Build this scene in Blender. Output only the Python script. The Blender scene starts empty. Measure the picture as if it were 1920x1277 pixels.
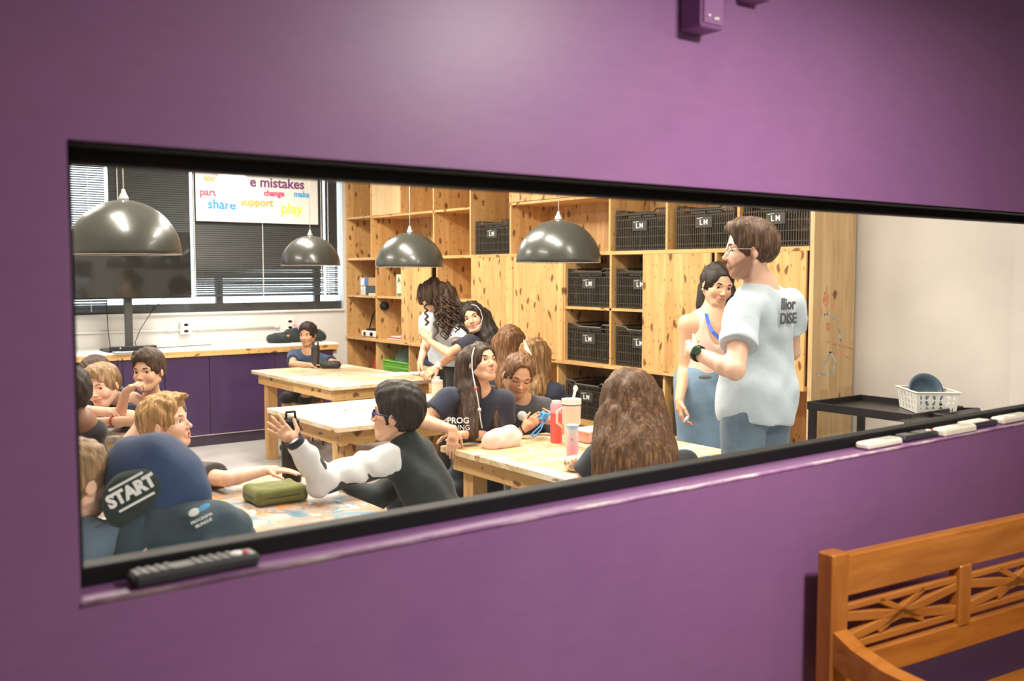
import bpy, math, random
import numpy as np
from mathutils import Vector, Matrix, Quaternion
PI = math.pi
S = bpy.context.scene
COL = S.collection
random.seed(7)

# ------------------------------------------------------------------ camera, world, lights, exposure
W_, H_ = 1920, 1277
FPX = 1815.0
CAM_H = 1.62
CAM_Y = -1.48
PITCH = math.atan(127.5 / FPX)
YAW = math.radians(36.8)
fw = np.array([math.sin(YAW) * math.cos(PITCH), math.cos(YAW) * math.cos(PITCH), -math.sin(PITCH)])
rt = np.array([math.cos(YAW), -math.sin(YAW), 0.0])
upv = np.cross(rt, fw)
CAMP = np.array([0.0, CAM_Y, CAM_H])
fwh = np.array([math.sin(YAW), math.cos(YAW), 0.0])

cam = bpy.data.cameras.new('camera')
cam.sensor_width = 36.0
cam.lens = FPX / W_ * 36.0
cam.clip_start = 0.02
cam.dof.use_dof = True
cam.dof.focus_distance = 5.0
cam.dof.aperture_fstop = 3.4
cam_o = bpy.data.objects.new('camera', cam)
COL.objects.link(cam_o)
cam_o.matrix_world = Matrix(((rt[0], upv[0], -fw[0], CAMP[0]), (rt[1], upv[1], -fw[1], CAMP[1]),
                             (rt[2], upv[2], -fw[2], CAMP[2]), (0, 0, 0, 1)))
S.camera = cam_o
S.view_settings.view_transform = 'Standard'
S.view_settings.look = 'None'
S.view_settings.gamma = 1.0
S.view_settings.exposure = 0.0
S.cycles.use_denoising = True
S.cycles.max_bounces = 7
S.cycles.diffuse_bounces = 4
S.cycles.glossy_bounces = 3
S.cycles.transparent_max_bounces = 8
S.cycles.sample_clamp_indirect = 6.0
S.cycles.caustics_reflective = False
S.cycles.caustics_refractive = False

wd = bpy.data.worlds.new('world')
S.world = wd
wd.use_nodes = True
_bg = wd.node_tree.nodes['Background']
_bg.inputs['Color'].default_value = (0.83, 0.93, 1.0, 1)
_bg.inputs['Strength'].default_value = 3.2


def area_light(name, loc, size, power, color=(1, 1, 1), rot=(0, 0, 0), size_y=None, spread=None):
    l = bpy.data.lights.new(name, 'AREA')
    l.energy = power
    l.color = color
    l.size = size
    if size_y:
        l.shape = 'RECTANGLE'
        l.size_y = size_y
    if spread:
        l.spread = spread
    o = bpy.data.objects.new(name, l)
    o.location = loc
    o.rotation_euler = rot
    COL.objects.link(o)
    return o


# ceiling lamps of the classroom
WARM = (1.0, 0.91, 0.78)
for _x, _y, _p in ((1.0, 2.6, 72), (1.0, 5.4, 90), (2.9, 2.4, 80), (3.0, 4.0, 90), (3.4, 6.4, 105), (3.4, 0.75, 46)):
    area_light('ceiling_lamp', (_x, _y, 2.96), 0.35, _p, WARM, size_y=1.2)
# hallway ceiling lamps
area_light('hall_lamp', (1.70, -1.05, 2.40), 0.22, 62, (1.0, 0.93, 0.86))
area_light('hall_lamp', (4.3, -2.2, 2.72), 0.30, 16, (1.0, 0.90, 0.80))


def ray(x, y):
    return fw + rt * ((x - W_ / 2) / FPX) - upv * ((y - H_ / 2) / FPX)


def PD(x, y, d):
    """point seen at pixel x, y at distance d along the optical axis"""
    return CAMP + ray(x, y) * d


def PZ(x, y, z):
    r = ray(x, y)
    return CAMP + r * ((z - CAMP[2]) / r[2])


def PY(x, y, v):
    r = ray(x, y)
    return CAMP + r * ((v - CAMP[1]) / r[1])


def PX(x, y, v):
    r = ray(x, y)
    return CAMP + r * ((v - CAMP[0]) / r[0])


def lookdir(az, el=0.0):
    """horizontal direction: az 0 looks to the hallway side camera, 90 to its right, 180 away"""
    a, e = math.radians(az), math.radians(el)
    h = -fwh * math.cos(a) + rt * math.sin(a)
    return h * math.cos(e) + np.array([0, 0, math.sin(e)])


# ------------------------------------------------------------------ materials
MATS = {}


def _new(name):
    m = bpy.data.materials.new(name)
    m.use_nodes = True
    nt = m.node_tree
    b = nt.nodes['Principled BSDF']
    MATS[name] = m
    return m, nt, b


def N(nt, typ, **kw):
    n = nt.nodes.new(typ)
    for k, v in kw.items():
        if k.startswith('i_'):
            n.inputs[k[2:]].default_value = v
        else:
            setattr(n, k, v)
    return n


def ramp(nt, fac, stops, interp='LINEAR'):
    r = nt.nodes.new('ShaderNodeValToRGB')
    r.color_ramp.interpolation = interp
    e = r.color_ramp.elements
    while len(e) < len(stops):
        e.new(0.5)
    for k, (p, c) in enumerate(stops):
        e[k].position = p
        e[k].color = (*c, 1) if len(c) == 3 else c
    nt.links.new(fac, r.inputs['Fac'])
    return r


def mix(nt, fac, a, b, mode='MIX'):
    m = nt.nodes.new('ShaderNodeMix')
    m.data_type = 'RGBA'
    m.blend_type = mode
    for s, v in ((m.inputs[0], fac), (m.inputs[6], a), (m.inputs[7], b)):
        if isinstance(v, (int, float)):
            s.default_value = v
        elif isinstance(v, tuple):
            s.default_value = (*v, 1) if len(v) == 3 else v
        else:
            nt.links.new(v, s)
    return m.outputs[2]


def coords(nt, scale=(1, 1, 1), kind='Object', loc=(0, 0, 0)):
    tc = nt.nodes.new('ShaderNodeTexCoord')
    mp = nt.nodes.new('ShaderNodeMapping')
    mp.inputs['Scale'].default_value = scale
    mp.inputs['Location'].default_value = loc
    nt.links.new(tc.outputs[kind], mp.inputs['Vector'])
    return mp.outputs['Vector']


def noise(nt, vec, scale, detail=3.0, rough=0.5, dist=0.0):
    n = nt.nodes.new('ShaderNodeTexNoise')
    n.inputs['Scale'].default_value = scale
    n.inputs['Detail'].default_value = detail
    n.inputs['Roughness'].default_value = rough
    n.inputs['Distortion'].default_value = dist
    nt.links.new(vec, n.inputs['Vector'])
    return n.outputs['Fac']


def bump(nt, b, h, strength=0.3, dist=0.01):
    n = nt.nodes.new('ShaderNodeBump')
    n.inputs['Strength'].default_value = strength
    n.inputs['Distance'].default_value = dist
    nt.links.new(h, n.inputs['Height'])
    nt.links.new(n.outputs['Normal'], b.inputs['Normal'])


def plain(name, col, rough=0.5, metal=0.0, var=0.06, nscale=8.0, bmp=0.0, bscale=60.0, spec=0.5, coat=0.0):
    if name in MATS:
        return MATS[name]
    m, nt, b = _new(name)
    v = coords(nt)
    n = noise(nt, v, nscale, 4.0)
    lo = tuple(max(0, c * (1 - var)) for c in col)
    hi = tuple(min(1, c * (1 + var)) for c in col)
    r = ramp(nt, n, [(0.3, lo), (0.7, hi)])
    nt.links.new(r.outputs['Color'], b.inputs['Base Color'])
    b.inputs['Roughness'].default_value = rough
    b.inputs['Metallic'].default_value = metal
    b.inputs['Specular IOR Level'].default_value = spec
    b.inputs['Coat Weight'].default_value = coat
    if bmp:
        bump(nt, b, noise(nt, v, bscale, 3.0), bmp, 0.004)
    return m


def wood(name, axis='Z', light=(0.78, 0.50, 0.22), dark=(0.60, 0.34, 0.12), knots=0.5, strip=0.085, rough=0.5,
         knotcol=(0.17, 0.065, 0.022), spatter=None, scale=1.0):
    """glued pine board: grain runs along axis, strips across it, elongated knots"""
    if name in MATS:
        return MATS[name]
    m, nt, b = _new(name)
    ax = 'XYZ'.index(axis)
    g = [1.0, 1.0, 1.0]
    g[ax] = 0.09
    v = coords(nt, tuple(k * scale for k in g))
    n = noise(nt, v, 26.0, 5.0, 0.6, 0.7)
    col = ramp(nt, n, [(0.28, dark), (0.48, tuple((a + c) / 2 for a, c in zip(light, dark))), (0.66, light)]).outputs['Color']
    # strips: one colour per strip across the grain
    st = [1.0 / strip] * 3
    st[ax] = 1.1
    vs = coords(nt, tuple(st))
    fl = N(nt, 'ShaderNodeVectorMath', operation='FLOOR')
    nt.links.new(vs, fl.inputs[0])
    wn = N(nt, 'ShaderNodeTexWhiteNoise', noise_dimensions='3D')
    nt.links.new(fl.outputs[0], wn.inputs['Vector'])
    sr = ramp(nt, wn.outputs['Value'], [(0.0, (0.82, 0.78, 0.72)), (1.0, (1.0, 1.0, 1.0))])
    col = mix(nt, 1.0, col, sr.outputs['Color'], 'MULTIPLY')
    # knots
    sp = N(nt, 'ShaderNodeSeparateXYZ')
    nt.links.new(coords(nt, (scale, scale, scale)), sp.inputs[0])
    others = [k for k in range(3) if k != ax]
    ad = N(nt, 'ShaderNodeMath', operation='ADD')
    nt.links.new(sp.outputs[others[0]], ad.inputs[0]); nt.links.new(sp.outputs[others[1]], ad.inputs[1])
    wob = noise(nt, coords(nt), 9.0, 2.0)
    cb = N(nt, 'ShaderNodeCombineXYZ')
    m1 = N(nt, 'ShaderNodeMath', operation='MULTIPLY_ADD')
    m1.inputs[1].default_value = 13.0
    nt.links.new(ad.outputs[0], m1.inputs[0]); nt.links.new(wob, m1.inputs[2])
    m2 = N(nt, 'ShaderNodeMath', operation='MULTIPLY')
    m2.inputs[1].default_value = 5.5
    nt.links.new(sp.outputs[ax], m2.inputs[0])
    nt.links.new(m1.outputs[0], cb.inputs[0]); nt.links.new(m2.outputs[0], cb.inputs[1])
    vo = N(nt, 'ShaderNodeTexVoronoi', i_Scale=1.0, voronoi_dimensions='2D')
    nt.links.new(cb.outputs[0], vo.inputs['Vector'])
    thr = ramp(nt, vo.outputs['Distance'], [(0.0, (1, 1, 1)), (0.13, (0.85, 0.85, 0.85)), (0.20, (0, 0, 0))])
    sel = N(nt, 'ShaderNodeSeparateColor')
    nt.links.new(vo.outputs['Color'], sel.inputs[0])
    gt = N(nt, 'ShaderNodeMath', operation='LESS_THAN')
    gt.inputs[1].default_value = knots
    nt.links.new(sel.outputs[0], gt.inputs[0])
    mu = N(nt, 'ShaderNodeMath', operation='MULTIPLY')
    nt.links.new(thr.outputs['Color'], mu.inputs[0])
    nt.links.new(gt.outputs[0], mu.inputs[1])
    col = mix(nt, mu.outputs[0], col, knotcol)
    if knots > 0.3:
        vo2 = N(nt, 'ShaderNodeTexVoronoi', i_Scale=2.1, voronoi_dimensions='2D')
        nt.links.new(cb.outputs[0], vo2.inputs['Vector'])
        th2 = ramp(nt, vo2.outputs['Distance'], [(0.0, (1, 1, 1)), (0.10, (0.7, 0.7, 0.7)), (0.16, (0, 0, 0))])
        se2 = N(nt, 'ShaderNodeSeparateColor')
        nt.links.new(vo2.outputs['Color'], se2.inputs[0])
        g2 = N(nt, 'ShaderNodeMath', operation='LESS_THAN')
        g2.inputs[1].default_value = 0.35
        nt.links.new(se2.outputs[1], g2.inputs[0])
        mu2 = N(nt, 'ShaderNodeMath', operation='MULTIPLY')
        nt.links.new(th2.outputs['Color'], mu2.inputs[0]); nt.links.new(g2.outputs[0], mu2.inputs[1])
        col = mix(nt, mu2.outputs[0], col, (0.30, 0.13, 0.045))
    if spatter:
        vv = coords(nt)
        for k, (c, sc, lo, hi) in enumerate(spatter):
            vv2 = coords(nt, loc=(k * 3.7, k * 1.9, k))
            nn = noise(nt, vv2, sc, 5.0, 0.65, 1.2)
            rr = ramp(nt, nn, [(lo, (0, 0, 0)), (hi, (1, 1, 1))])
            col = mix(nt, rr.outputs['Color'], col, c)
    nt.links.new(col, b.inputs['Base Color'])
    b.inputs['Roughness'].default_value = rough
    b.inputs['Specular IOR Level'].default_value = 0.35
    bump(nt, b, n, 0.12, 0.002)
    return m


def emit(name, col, strength):
    m, nt, b = _new(name)
    b.inputs['Base Color'].default_value = (*col, 1)
    b.inputs['Emission Color'].default_value = (*col, 1)
    b.inputs['Emission Strength'].default_value = strength
    return m


# ------------------------------------------------------------------ mesh helpers
def wloc(o):
    v = Vector((0, 0, 0))
    while o is not None:
        v = v + o.location
        o = o.parent
    return v


class MB:
    def __init__(s):
        s.v = []
        s.f = []

    def add(s, vs, fs):
        b = len(s.v)
        s.v += [tuple(float(c) for c in p) for p in vs]
        s.f += [tuple(b + i for i in f) for f in fs]
        return s

    def box(s, c, size, rot=None, bev=0.0):
        c = np.array(c, float)
        h = np.array(size, float) / 2
        R = np.array(rot) if rot is not None else np.eye(3)
        if bev <= 0:
            P = [(x, y, z) for x in (-1, 1) for y in (-1, 1) for z in (-1, 1)]
            vs = [c + R @ (np.array(p) * h) for p in P]
            fs = [(0, 1, 3, 2), (4, 6, 7, 5), (0, 4, 5, 1), (2, 3, 7, 6), (0, 2, 6, 4), (1, 5, 7, 3)]
            return s.add(vs, fs)
        bev = min(bev, *(h * 0.95))
        vs = []
        idx = {}
        for sx in (-1, 1):
            for sy in (-1, 1):
                for sz in (-1, 1):
                    sg = np.array((sx, sy, sz))
                    for a in range(3):
                        q = sg * (h - bev)
                        q[a] = sg[a] * h[a]
                        idx[(sx, sy, sz, a)] = len(vs)
                        vs.append(c + R @ q)
        fs = []
        for a in range(3):
            u, w = [k for k in range(3) if k != a]
            for sg in (-1, 1):
                lp = []
                for (su, sw) in ((-1, -1), (1, -1), (1, 1), (-1, 1)):
                    k = [0, 0, 0]
                    k[a], k[u], k[w] = sg, su, sw
                    lp.append(idx[(*k, a)])
                flip = (sg > 0) == (a == 1)
                fs.append(tuple(lp[::-1]) if flip else tuple(lp))
        for a in range(3):
            u, w = [k for k in range(3) if k != a]
            for su in (-1, 1):
                for sw in (-1, 1):
                    k0, k1 = [0, 0, 0], [0, 0, 0]
                    k0[a], k0[u], k0[w] = -1, su, sw
                    k1[a], k1[u], k1[w] = 1, su, sw
                    q = (idx[(*k0, u)], idx[(*k1, u)], idx[(*k1, w)], idx[(*k0, w)])
                    fs.append(q)
        for sx in (-1, 1):
            for sy in (-1, 1):
                for sz in (-1, 1):
                    fs.append((idx[(sx, sy, sz, 0)], idx[(sx, sy, sz, 1)], idx[(sx, sy, sz, 2)]))
        return s.add(vs, fs)

    def b2(s, lo, hi, bev=0.0):
        lo, hi = np.array(lo, float), np.array(hi, float)
        return s.box((lo + hi) / 2, np.abs(hi - lo), None, bev)

    def bar(s, a, b, w, h, up=(0, 0, 1), bev=0.0):
        a, b = np.array(a, float), np.array(b, float)
        d = b - a
        L = np.linalg.norm(d)
        d = d / L
        u = np.array(up, float)
        x = np.cross(d, u)
        if np.linalg.norm(x) < 1e-6:
            x = np.cross(d, np.array((1.0, 0, 0)))
        x /= np.linalg.norm(x)
        z = np.cross(x, d)
        R = np.stack([x, d, z], 1)
        return s.box((a + b) / 2, (w, L, h), R, bev)

    def tube(s, pts, r, seg=10, caps=True, closed=False):
        pts = [np.array(p, float) for p in pts]
        n = len(pts)
        rs = r if isinstance(r, (list, tuple)) else [r] * n
        t = []
        for i in range(n):
            if closed:
                d = pts[(i + 1) % n] - pts[i - 1]
            else:
                d = pts[min(i + 1, n - 1)] - pts[max(i - 1, 0)]
            t.append(d / (np.linalg.norm(d) + 1e-12))
        nrm = np.cross(t[0], (0, 0, 1.0))
        if np.linalg.norm(nrm) < 1e-3:
            nrm = np.cross(t[0], (1.0, 0, 0))
        nrm /= np.linalg.norm(nrm)
        vs = []
        for i in range(n):
            nrm = nrm - t[i] * np.dot(nrm, t[i])
            nrm /= np.linalg.norm(nrm) + 1e-12
            bn = np.cross(t[i], nrm)
            for k in range(seg):
                a = 2 * PI * k / seg
                vs.append(pts[i] + rs[i] * (nrm * math.cos(a) + bn * math.sin(a)))
        fs = []
        m = n if closed else n - 1
        for i in range(m):
            j = (i + 1) % n
            for k in range(seg):
                l = (k + 1) % seg
                fs.append((i * seg + k, i * seg + l, j * seg + l, j * seg + k))
        if caps and not closed:
            fs.append(tuple(range(seg))[::-1])
            fs.append(tuple((n - 1) * seg + k for k in range(seg)))
        return s.add(vs, fs)

    def lathe(s, prof, c=(0, 0, 0), seg=32, R=None):
        c = np.array(c, float)
        R = np.eye(3) if R is None else np.array(R)
        vs = []
        for (r, z) in prof:
            for k in range(seg):
                a = 2 * PI * k / seg
                vs.append(c + R @ np.array((max(r, 1e-5) * math.cos(a), max(r, 1e-5) * math.sin(a), z)))
        fs = []
        for i in range(len(prof) - 1):
            for k in range(seg):
                l = (k + 1) % seg
                fs.append((i * seg + k, i * seg + l, (i + 1) * seg + l, (i + 1) * seg + k))
        if prof[0][0] > 1e-4:
            fs.append(tuple(range(seg))[::-1])
        if prof[-1][0] > 1e-4:
            fs.append(tuple((len(prof) - 1) * seg + k for k in range(seg)))
        return s.add(vs, fs)

    def prism(s, poly, o, ux, uy, th):
        """polygon poly in the plane o + x ux + y uy, thickness th along the normal"""
        o, ux, uy = (np.array(k, float) for k in (o, ux, uy))
        nn = np.cross(ux, uy)
        nn /= np.linalg.norm(nn)
        n = len(poly)
        vs = [o + ux * x + uy * y for x, y in poly] + [o + ux * x + uy * y + nn * th for x, y in poly]
        fs = [tuple(range(n))[::-1], tuple(range(n, 2 * n))]
        for k in range(n):
            l = (k + 1) % n
            fs.append((k, l, n + l, n + k))
        return s.add(vs, fs)

    def ball(s, c, r, seg=16, rings=10, R=None):
        r = np.array(r if isinstance(r, (tuple, list)) else (r, r, r), float)
        R = np.eye(3) if R is None else np.array(R)
        vs = [np.array(c) + R @ (np.array((0, 0, 1)) * r)]
        for i in range(1, rings):
            th = PI * i / rings
            for k in range(seg):
                a = 2 * PI * k / seg
                vs.append(np.array(c) + R @ (np.array((math.sin(th) * math.cos(a), math.sin(th) * math.sin(a), math.cos(th))) * r))
        vs.append(np.array(c) + R @ (np.array((0, 0, -1)) * r))
        fs = [(0, 1 + k, 1 + (k + 1) % seg) for k in range(seg)]
        for i in range(rings - 2):
            for k in range(seg):
                l = (k + 1) % seg
                fs.append((1 + i * seg + k, 1 + (i + 1) * seg + k, 1 + (i + 1) * seg + l, 1 + i * seg + l))
        e = len(vs) - 1
        b = 1 + (rings - 2) * seg
        fs += [(e, b + (k + 1) % seg, b + k) for k in range(seg)]
        return s.add(vs, fs)

    def build(s, name, mat, parent=None, smooth=False, origin=None):
        off = wloc(parent) if parent is not None else Vector(origin if origin is not None else (0, 0, 0))
        me = bpy.data.meshes.new(name)
        me.from_pydata([(x - off.x, y - off.y, z - off.z) for x, y, z in s.v], [], s.f)
        me.materials.append(mat)
        if smooth:
            me.polygons.foreach_set('use_smooth', [True] * len(me.polygons))
        me.update()
        o = bpy.data.objects.new(name, me)
        COL.objects.link(o)
        if parent is not None:
            o.parent = parent
        else:
            o.location = off
        if smooth == 'auto':
            autosmooth(o)
        return o


def autosmooth(o, ang=35):
    me = o.data
    me.polygons.foreach_set('use_smooth', [True] * len(me.polygons))
    import bmesh
    bm = bmesh.new()
    bm.from_mesh(me)
    for e in bm.edges:
        if len(e.link_faces) == 2 and e.calc_face_angle(0) > math.radians(ang):
            e.smooth = False
    bm.to_mesh(me)
    bm.free()


def tag(o, label=None, cat=None, group=None, kind=None):
    if label:
        o['label'] = label
    if cat:
        o['category'] = cat
    if group:
        o['group'] = group
    if kind:
        o['kind'] = kind
    return o


def thing(name, loc, label, cat, group=None, rotz=0.0):
    o = bpy.data.objects.new(name, None)
    o.empty_display_size = 0.1
    o.location = tuple(float(k) for k in loc)
    o.rotation_euler = (0, 0, rotz)
    COL.objects.link(o)
    return tag(o, label, cat, group)


def copy_tree(o, parent=None):
    c = o.copy()
    COL.objects.link(c)
    c.parent = parent
    for ch in list(o.children):
        copy_tree(ch, c)
    return c


_FONT_CACHE = {}


def text_mesh(txt, size, mat, name, parent, M, th=0.0008, bold=0.0, align='CENTER'):
    """flat lettering on the surface given by matrix M (x along the line, y up, z out)"""
    cu = bpy.data.curves.new(name, 'FONT')
    cu.body = txt
    cu.size = size
    cu.align_x = align
    cu.align_y = 'CENTER'
    cu.extrude = th
    cu.offset = bold
    cu.resolution_u = 3
    t = bpy.data.objects.new('tmp', cu)
    COL.objects.link(t)
    dg = bpy.context.evaluated_depsgraph_get()
    me = bpy.data.meshes.new_from_object(t.evaluated_get(dg))
    bpy.data.objects.remove(t)
    bpy.data.curves.remove(cu)
    off = wloc(parent)
    Mx = Matrix.Translation(-off) @ M
    me.transform(Mx)
    me.materials.clear()
    me.materials.append(mat)
    o = bpy.data.objects.new(name, me)
    COL.objects.link(o)
    o.parent = parent
    return o


def frame(o, x, y):
    o, x, y = (np.array(k, float) for k in (o, x, y))
    x = x / np.linalg.norm(x)
    z = np.cross(x, y)
    z /= np.linalg.norm(z)
    y = np.cross(z, x)
    return Matrix(((x[0], y[0], z[0], o[0]), (x[1], y[1], z[1], o[1]), (x[2], y[2], z[2], o[2]), (0, 0, 0, 1)))


# ------------------------------------------------------------------ figures: smooth-blended solids turned into one surface
def vec(*a):
    return np.array(a, float)


def unit(v):
    v = np.array(v, float)
    return v / (np.linalg.norm(v) + 1e-12)


def axis_steps(lo, hi, coarse, fines):
    """grid positions from lo to hi, spacing coarse, finer inside the intervals fines = [(a, b, step)]"""
    out = [lo]
    x = lo
    while x < hi:
        st = coarse
        for a, b, f in fines:
            if a - f <= x <= b:
                st = min(st, f)
            elif x < a < x + st:
                st = max(min(st, a - x), f)
        x += st
        out.append(x)
    return np.array(out, dtype=np.float64)


class Field:
    def __init__(s, lo, hi, coarse, boxes=()):
        s.ax = [axis_steps(lo[k], hi[k], coarse, [(b[0][k], b[1][k], b[2]) for b in boxes]) for k in range(3)]
        s.V = np.ones(tuple(len(a) for a in s.ax), dtype=np.float32)

    def block(s, lo, hi):
        sl = []
        for k in range(3):
            a = max(0, int(np.searchsorted(s.ax[k], lo[k])) - 1)
            b = min(len(s.ax[k]), int(np.searchsorted(s.ax[k], hi[k])) + 1)
            if b <= a:
                return None
            sl.append(slice(a, b))
        X = s.ax[0][sl[0]][:, None, None].astype(np.float32)
        Y = s.ax[1][sl[1]][None, :, None].astype(np.float32)
        Z = s.ax[2][sl[2]][None, None, :].astype(np.float32)
        return tuple(sl), X, Y, Z

    def _apply(s, sl, d, k, op):
        v = s.V[sl]
        if op == 'add':
            if k > 0:
                h = np.clip(0.5 + 0.5 * (v - d) / k, 0, 1)
                s.V[sl] = v * (1 - h) + d * h - k * h * (1 - h)
            else:
                s.V[sl] = np.minimum(v, d)
        elif op == 'sub':
            d = -d
            if k > 0:
                h = np.clip(0.5 - 0.5 * (v - d) / k, 0, 1)
                s.V[sl] = v * (1 - h) + d * h + k * h * (1 - h)
            else:
                s.V[sl] = np.maximum(v, d)

    def cone(s, a, b, ra, rb, k=0.01, op='add', cut=None):
        a, b = np.array(a, float), np.array(b, float)
        m = max(ra, rb) + k + 0.03
        bl = s.block(np.minimum(a, b) - m, np.maximum(a, b) + m)
        if bl is None:
            return s
        sl, X, Y, Z = bl
        d = b - a
        L2 = float(d @ d) + 1e-12
        px, py, pz = X - a[0], Y - a[1], Z - a[2]
        t = np.clip((px * d[0] + py * d[1] + pz * d[2]) / L2, 0, 1)
        dist = np.sqrt((px - t * d[0]) ** 2 + (py - t * d[1]) ** 2 + (pz - t * d[2]) ** 2) - (ra + t * (rb - ra))
        if cut is not None:
            for (o, n) in cut:
                dist = np.maximum(dist, (X - o[0]) * n[0] + (Y - o[1]) * n[1] + (Z - o[2]) * n[2])
        s._apply(sl, dist.astype(np.float32), k, op)
        return s

    def ell(s, c, r, R=None, k=0.01, op='add'):
        c, r = np.array(c, float), np.array(r, float)
        R = np.eye(3) if R is None else R
        m = float(max(r)) + k + 0.03
        bl = s.block(c - m, c + m)
        if bl is None:
            return s
        sl, X, Y, Z = bl
        px, py, pz = X - c[0], Y - c[1], Z - c[2]
        q = [px * R[0, i] + py * R[1, i] + pz * R[2, i] for i in range(3)]
        k0 = np.sqrt(sum((q[i] / r[i]) ** 2 for i in range(3)))
        k1 = np.sqrt(sum((q[i] / r[i] ** 2) ** 2 for i in range(3))) + 1e-9
        s._apply(sl, (k0 * (k0 - 1) / k1).astype(np.float32), k, op)
        return s

    def plane(s, o, n, k=0.0, lo=None, hi=None):
        """cut away the side the normal points to"""
        lo = [a[0] for a in s.ax] if lo is None else lo
        hi = [a[-1] for a in s.ax] if hi is None else hi
        sl, X, Y, Z = s.block(lo, hi)
        d = -((X - o[0]) * n[0] + (Y - o[1]) * n[1] + (Z - o[2]) * n[2])
        s._apply(sl, d.astype(np.float32), k, 'sub')
        return s

    def displace(s, fn):
        X = s.ax[0][:, None, None].astype(np.float32)
        Y = s.ax[1][None, :, None].astype(np.float32)
        Z = s.ax[2][None, None, :].astype(np.float32)
        near = np.abs(s.V) < 0.5
        s.V = np.where(near, s.V + fn(X, Y, Z), s.V).astype(np.float32)
        return s

    def mesh(s):
        V = s.V
        ins = V < 0
        c8 = [ins[i:ins.shape[0] - 1 + i, j:ins.shape[1] - 1 + j, k:ins.shape[2] - 1 + k]
              for i in (0, 1) for j in (0, 1) for k in (0, 1)]
        anyi = c8[0].copy()
        alli = c8[0].copy()
        for c in c8[1:]:
            anyi |= c
            alli &= c
        act = anyi & ~alli
        I, J, K = np.nonzero(act)
        idx = -np.ones(act.shape, dtype=np.int64)
        idx[I, J, K] = np.arange(len(I))
        vals = np.stack([V[I + i, J + j, K + k] for i in (0, 1) for j in (0, 1) for k in (0, 1)], 1).astype(np.float64)
        pos = np.stack([np.stack([s.ax[0][I + i], s.ax[1][J + j], s.ax[2][K + k]], 1)
                        for i in (0, 1) for j in (0, 1) for k in (0, 1)], 1)
        acc = np.zeros((len(I), 3))
        cnt = np.zeros(len(I))
        for a, b in ((0, 1), (2, 3), (4, 5), (6, 7), (0, 2), (1, 3), (4, 6), (5, 7), (0, 4), (1, 5), (2, 6), (3, 7)):
            va, vb = vals[:, a], vals[:, b]
            m = (va < 0) != (vb < 0)
            t = np.where(m, va / np.where(m, va - vb, 1), 0)
            acc += np.where(m[:, None], pos[:, a] + t[:, None] * (pos[:, b] - pos[:, a]), 0)
            cnt += m
        P = acc / np.maximum(cnt, 1)[:, None]
        quads = []
        for a in range(3):
            A = [slice(None)] * 3
            B = [slice(None)] * 3
            A[a], B[a] = slice(0, -1), slice(1, None)
            sa, sb = ins[tuple(A)], ins[tuple(B)]
            ch = sa != sb
            ii = np.nonzero(ch)
            e = [np.array(q) for q in ii]
            u, w = [q for q in range(3) if q != a]
            ok = (e[u] > 0) & (e[w] > 0) & (e[u] < idx.shape[u]) & (e[w] < idx.shape[w])
            e = [q[ok] for q in e]
            inside_first = sa[tuple(e)]

            def cell(du, dw):
                q = [x.copy() for x in e]
                q[u] = q[u] - du
                q[w] = q[w] - dw
                return idx[q[0], q[1], q[2]]
            q4 = np.stack([cell(1, 1), cell(0, 1), cell(0, 0), cell(1, 0)], 1)
            flip = inside_first if a == 1 else ~inside_first
            q4[flip] = q4[flip][:, ::-1]
            quads.append(q4)
        Q = np.concatenate(quads)
        Q = Q[(Q >= 0).all(1)]
        return P, Q


def np_object(name, P, Q, mat, parent, cols=None):
    off = wloc(parent)
    P = P - np.array([off.x, off.y, off.z])
    me = bpy.data.meshes.new(name)
    me.vertices.add(len(P))
    me.vertices.foreach_set('co', P.astype(np.float32).ravel())
    me.loops.add(Q.size)
    me.loops.foreach_set('vertex_index', Q.astype(np.int32).ravel())
    me.polygons.add(len(Q))
    me.polygons.foreach_set('loop_start', np.arange(0, Q.size, 4, dtype=np.int32))
    me.polygons.foreach_set('loop_total', np.full(len(Q), 4, dtype=np.int32))
    me.polygons.foreach_set('use_smooth', np.ones(len(Q), dtype=bool))
    me.update(calc_edges=True)
    me.validate()
    me.materials.append(mat)
    if cols is not None and len(cols) == len(me.vertices):
        at = me.color_attributes.new('tint', 'FLOAT_COLOR', 'POINT')
        at.data.foreach_set('color', np.concatenate([cols, np.ones((len(cols), 1))], 1).astype(np.float32).ravel())
    o = bpy.data.objects.new(name, me)
    COL.objects.link(o)
    o.parent = parent
    return o


def skin_mat(col):
    name = 'skin_%d_%d_%d' % tuple(int(c * 100) for c in col)
    if name in MATS:
        return MATS[name]
    m, nt, b = _new(name)
    at = N(nt, 'ShaderNodeVertexColor', layer_name='tint')
    n = noise(nt, coords(nt), 14.0, 4.0)
    r = ramp(nt, n, [(0.3, tuple(c * 0.93 for c in col)), (0.7, tuple(min(1, c * 1.05) for c in col))])
    c = mix(nt, 1.0, r.outputs['Color'], at.outputs['Color'], 'MULTIPLY')
    nt.links.new(c, b.inputs['Base Color'])
    b.inputs['Roughness'].default_value = 0.48
    b.inputs['Specular IOR Level'].default_value = 0.4
    b.inputs['Subsurface Weight'].default_value = 0.0
    return m


def hair_mat(name, col, col2=None, sc=(60, 60, 7)):
    if name in MATS:
        return MATS[name]
    m, nt, b = _new(name)
    col2 = col2 or tuple(min(1, c * 2.0 + 0.012) for c in col)
    v = coords(nt, sc)
    n = noise(nt, v, 1.6, 4.0, 0.6, 0.4)
    r = ramp(nt, n, [(0.32, tuple(c * 0.55 for c in col)), (0.5, col), (0.72, col2)])
    nt.links.new(r.outputs['Color'], b.inputs['Base Color'])
    b.inputs['Roughness'].default_value = 0.58
    b.inputs['Specular IOR Level'].default_value = 0.35
    bump(nt, b, n, 0.7, 0.004)
    return m


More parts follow.
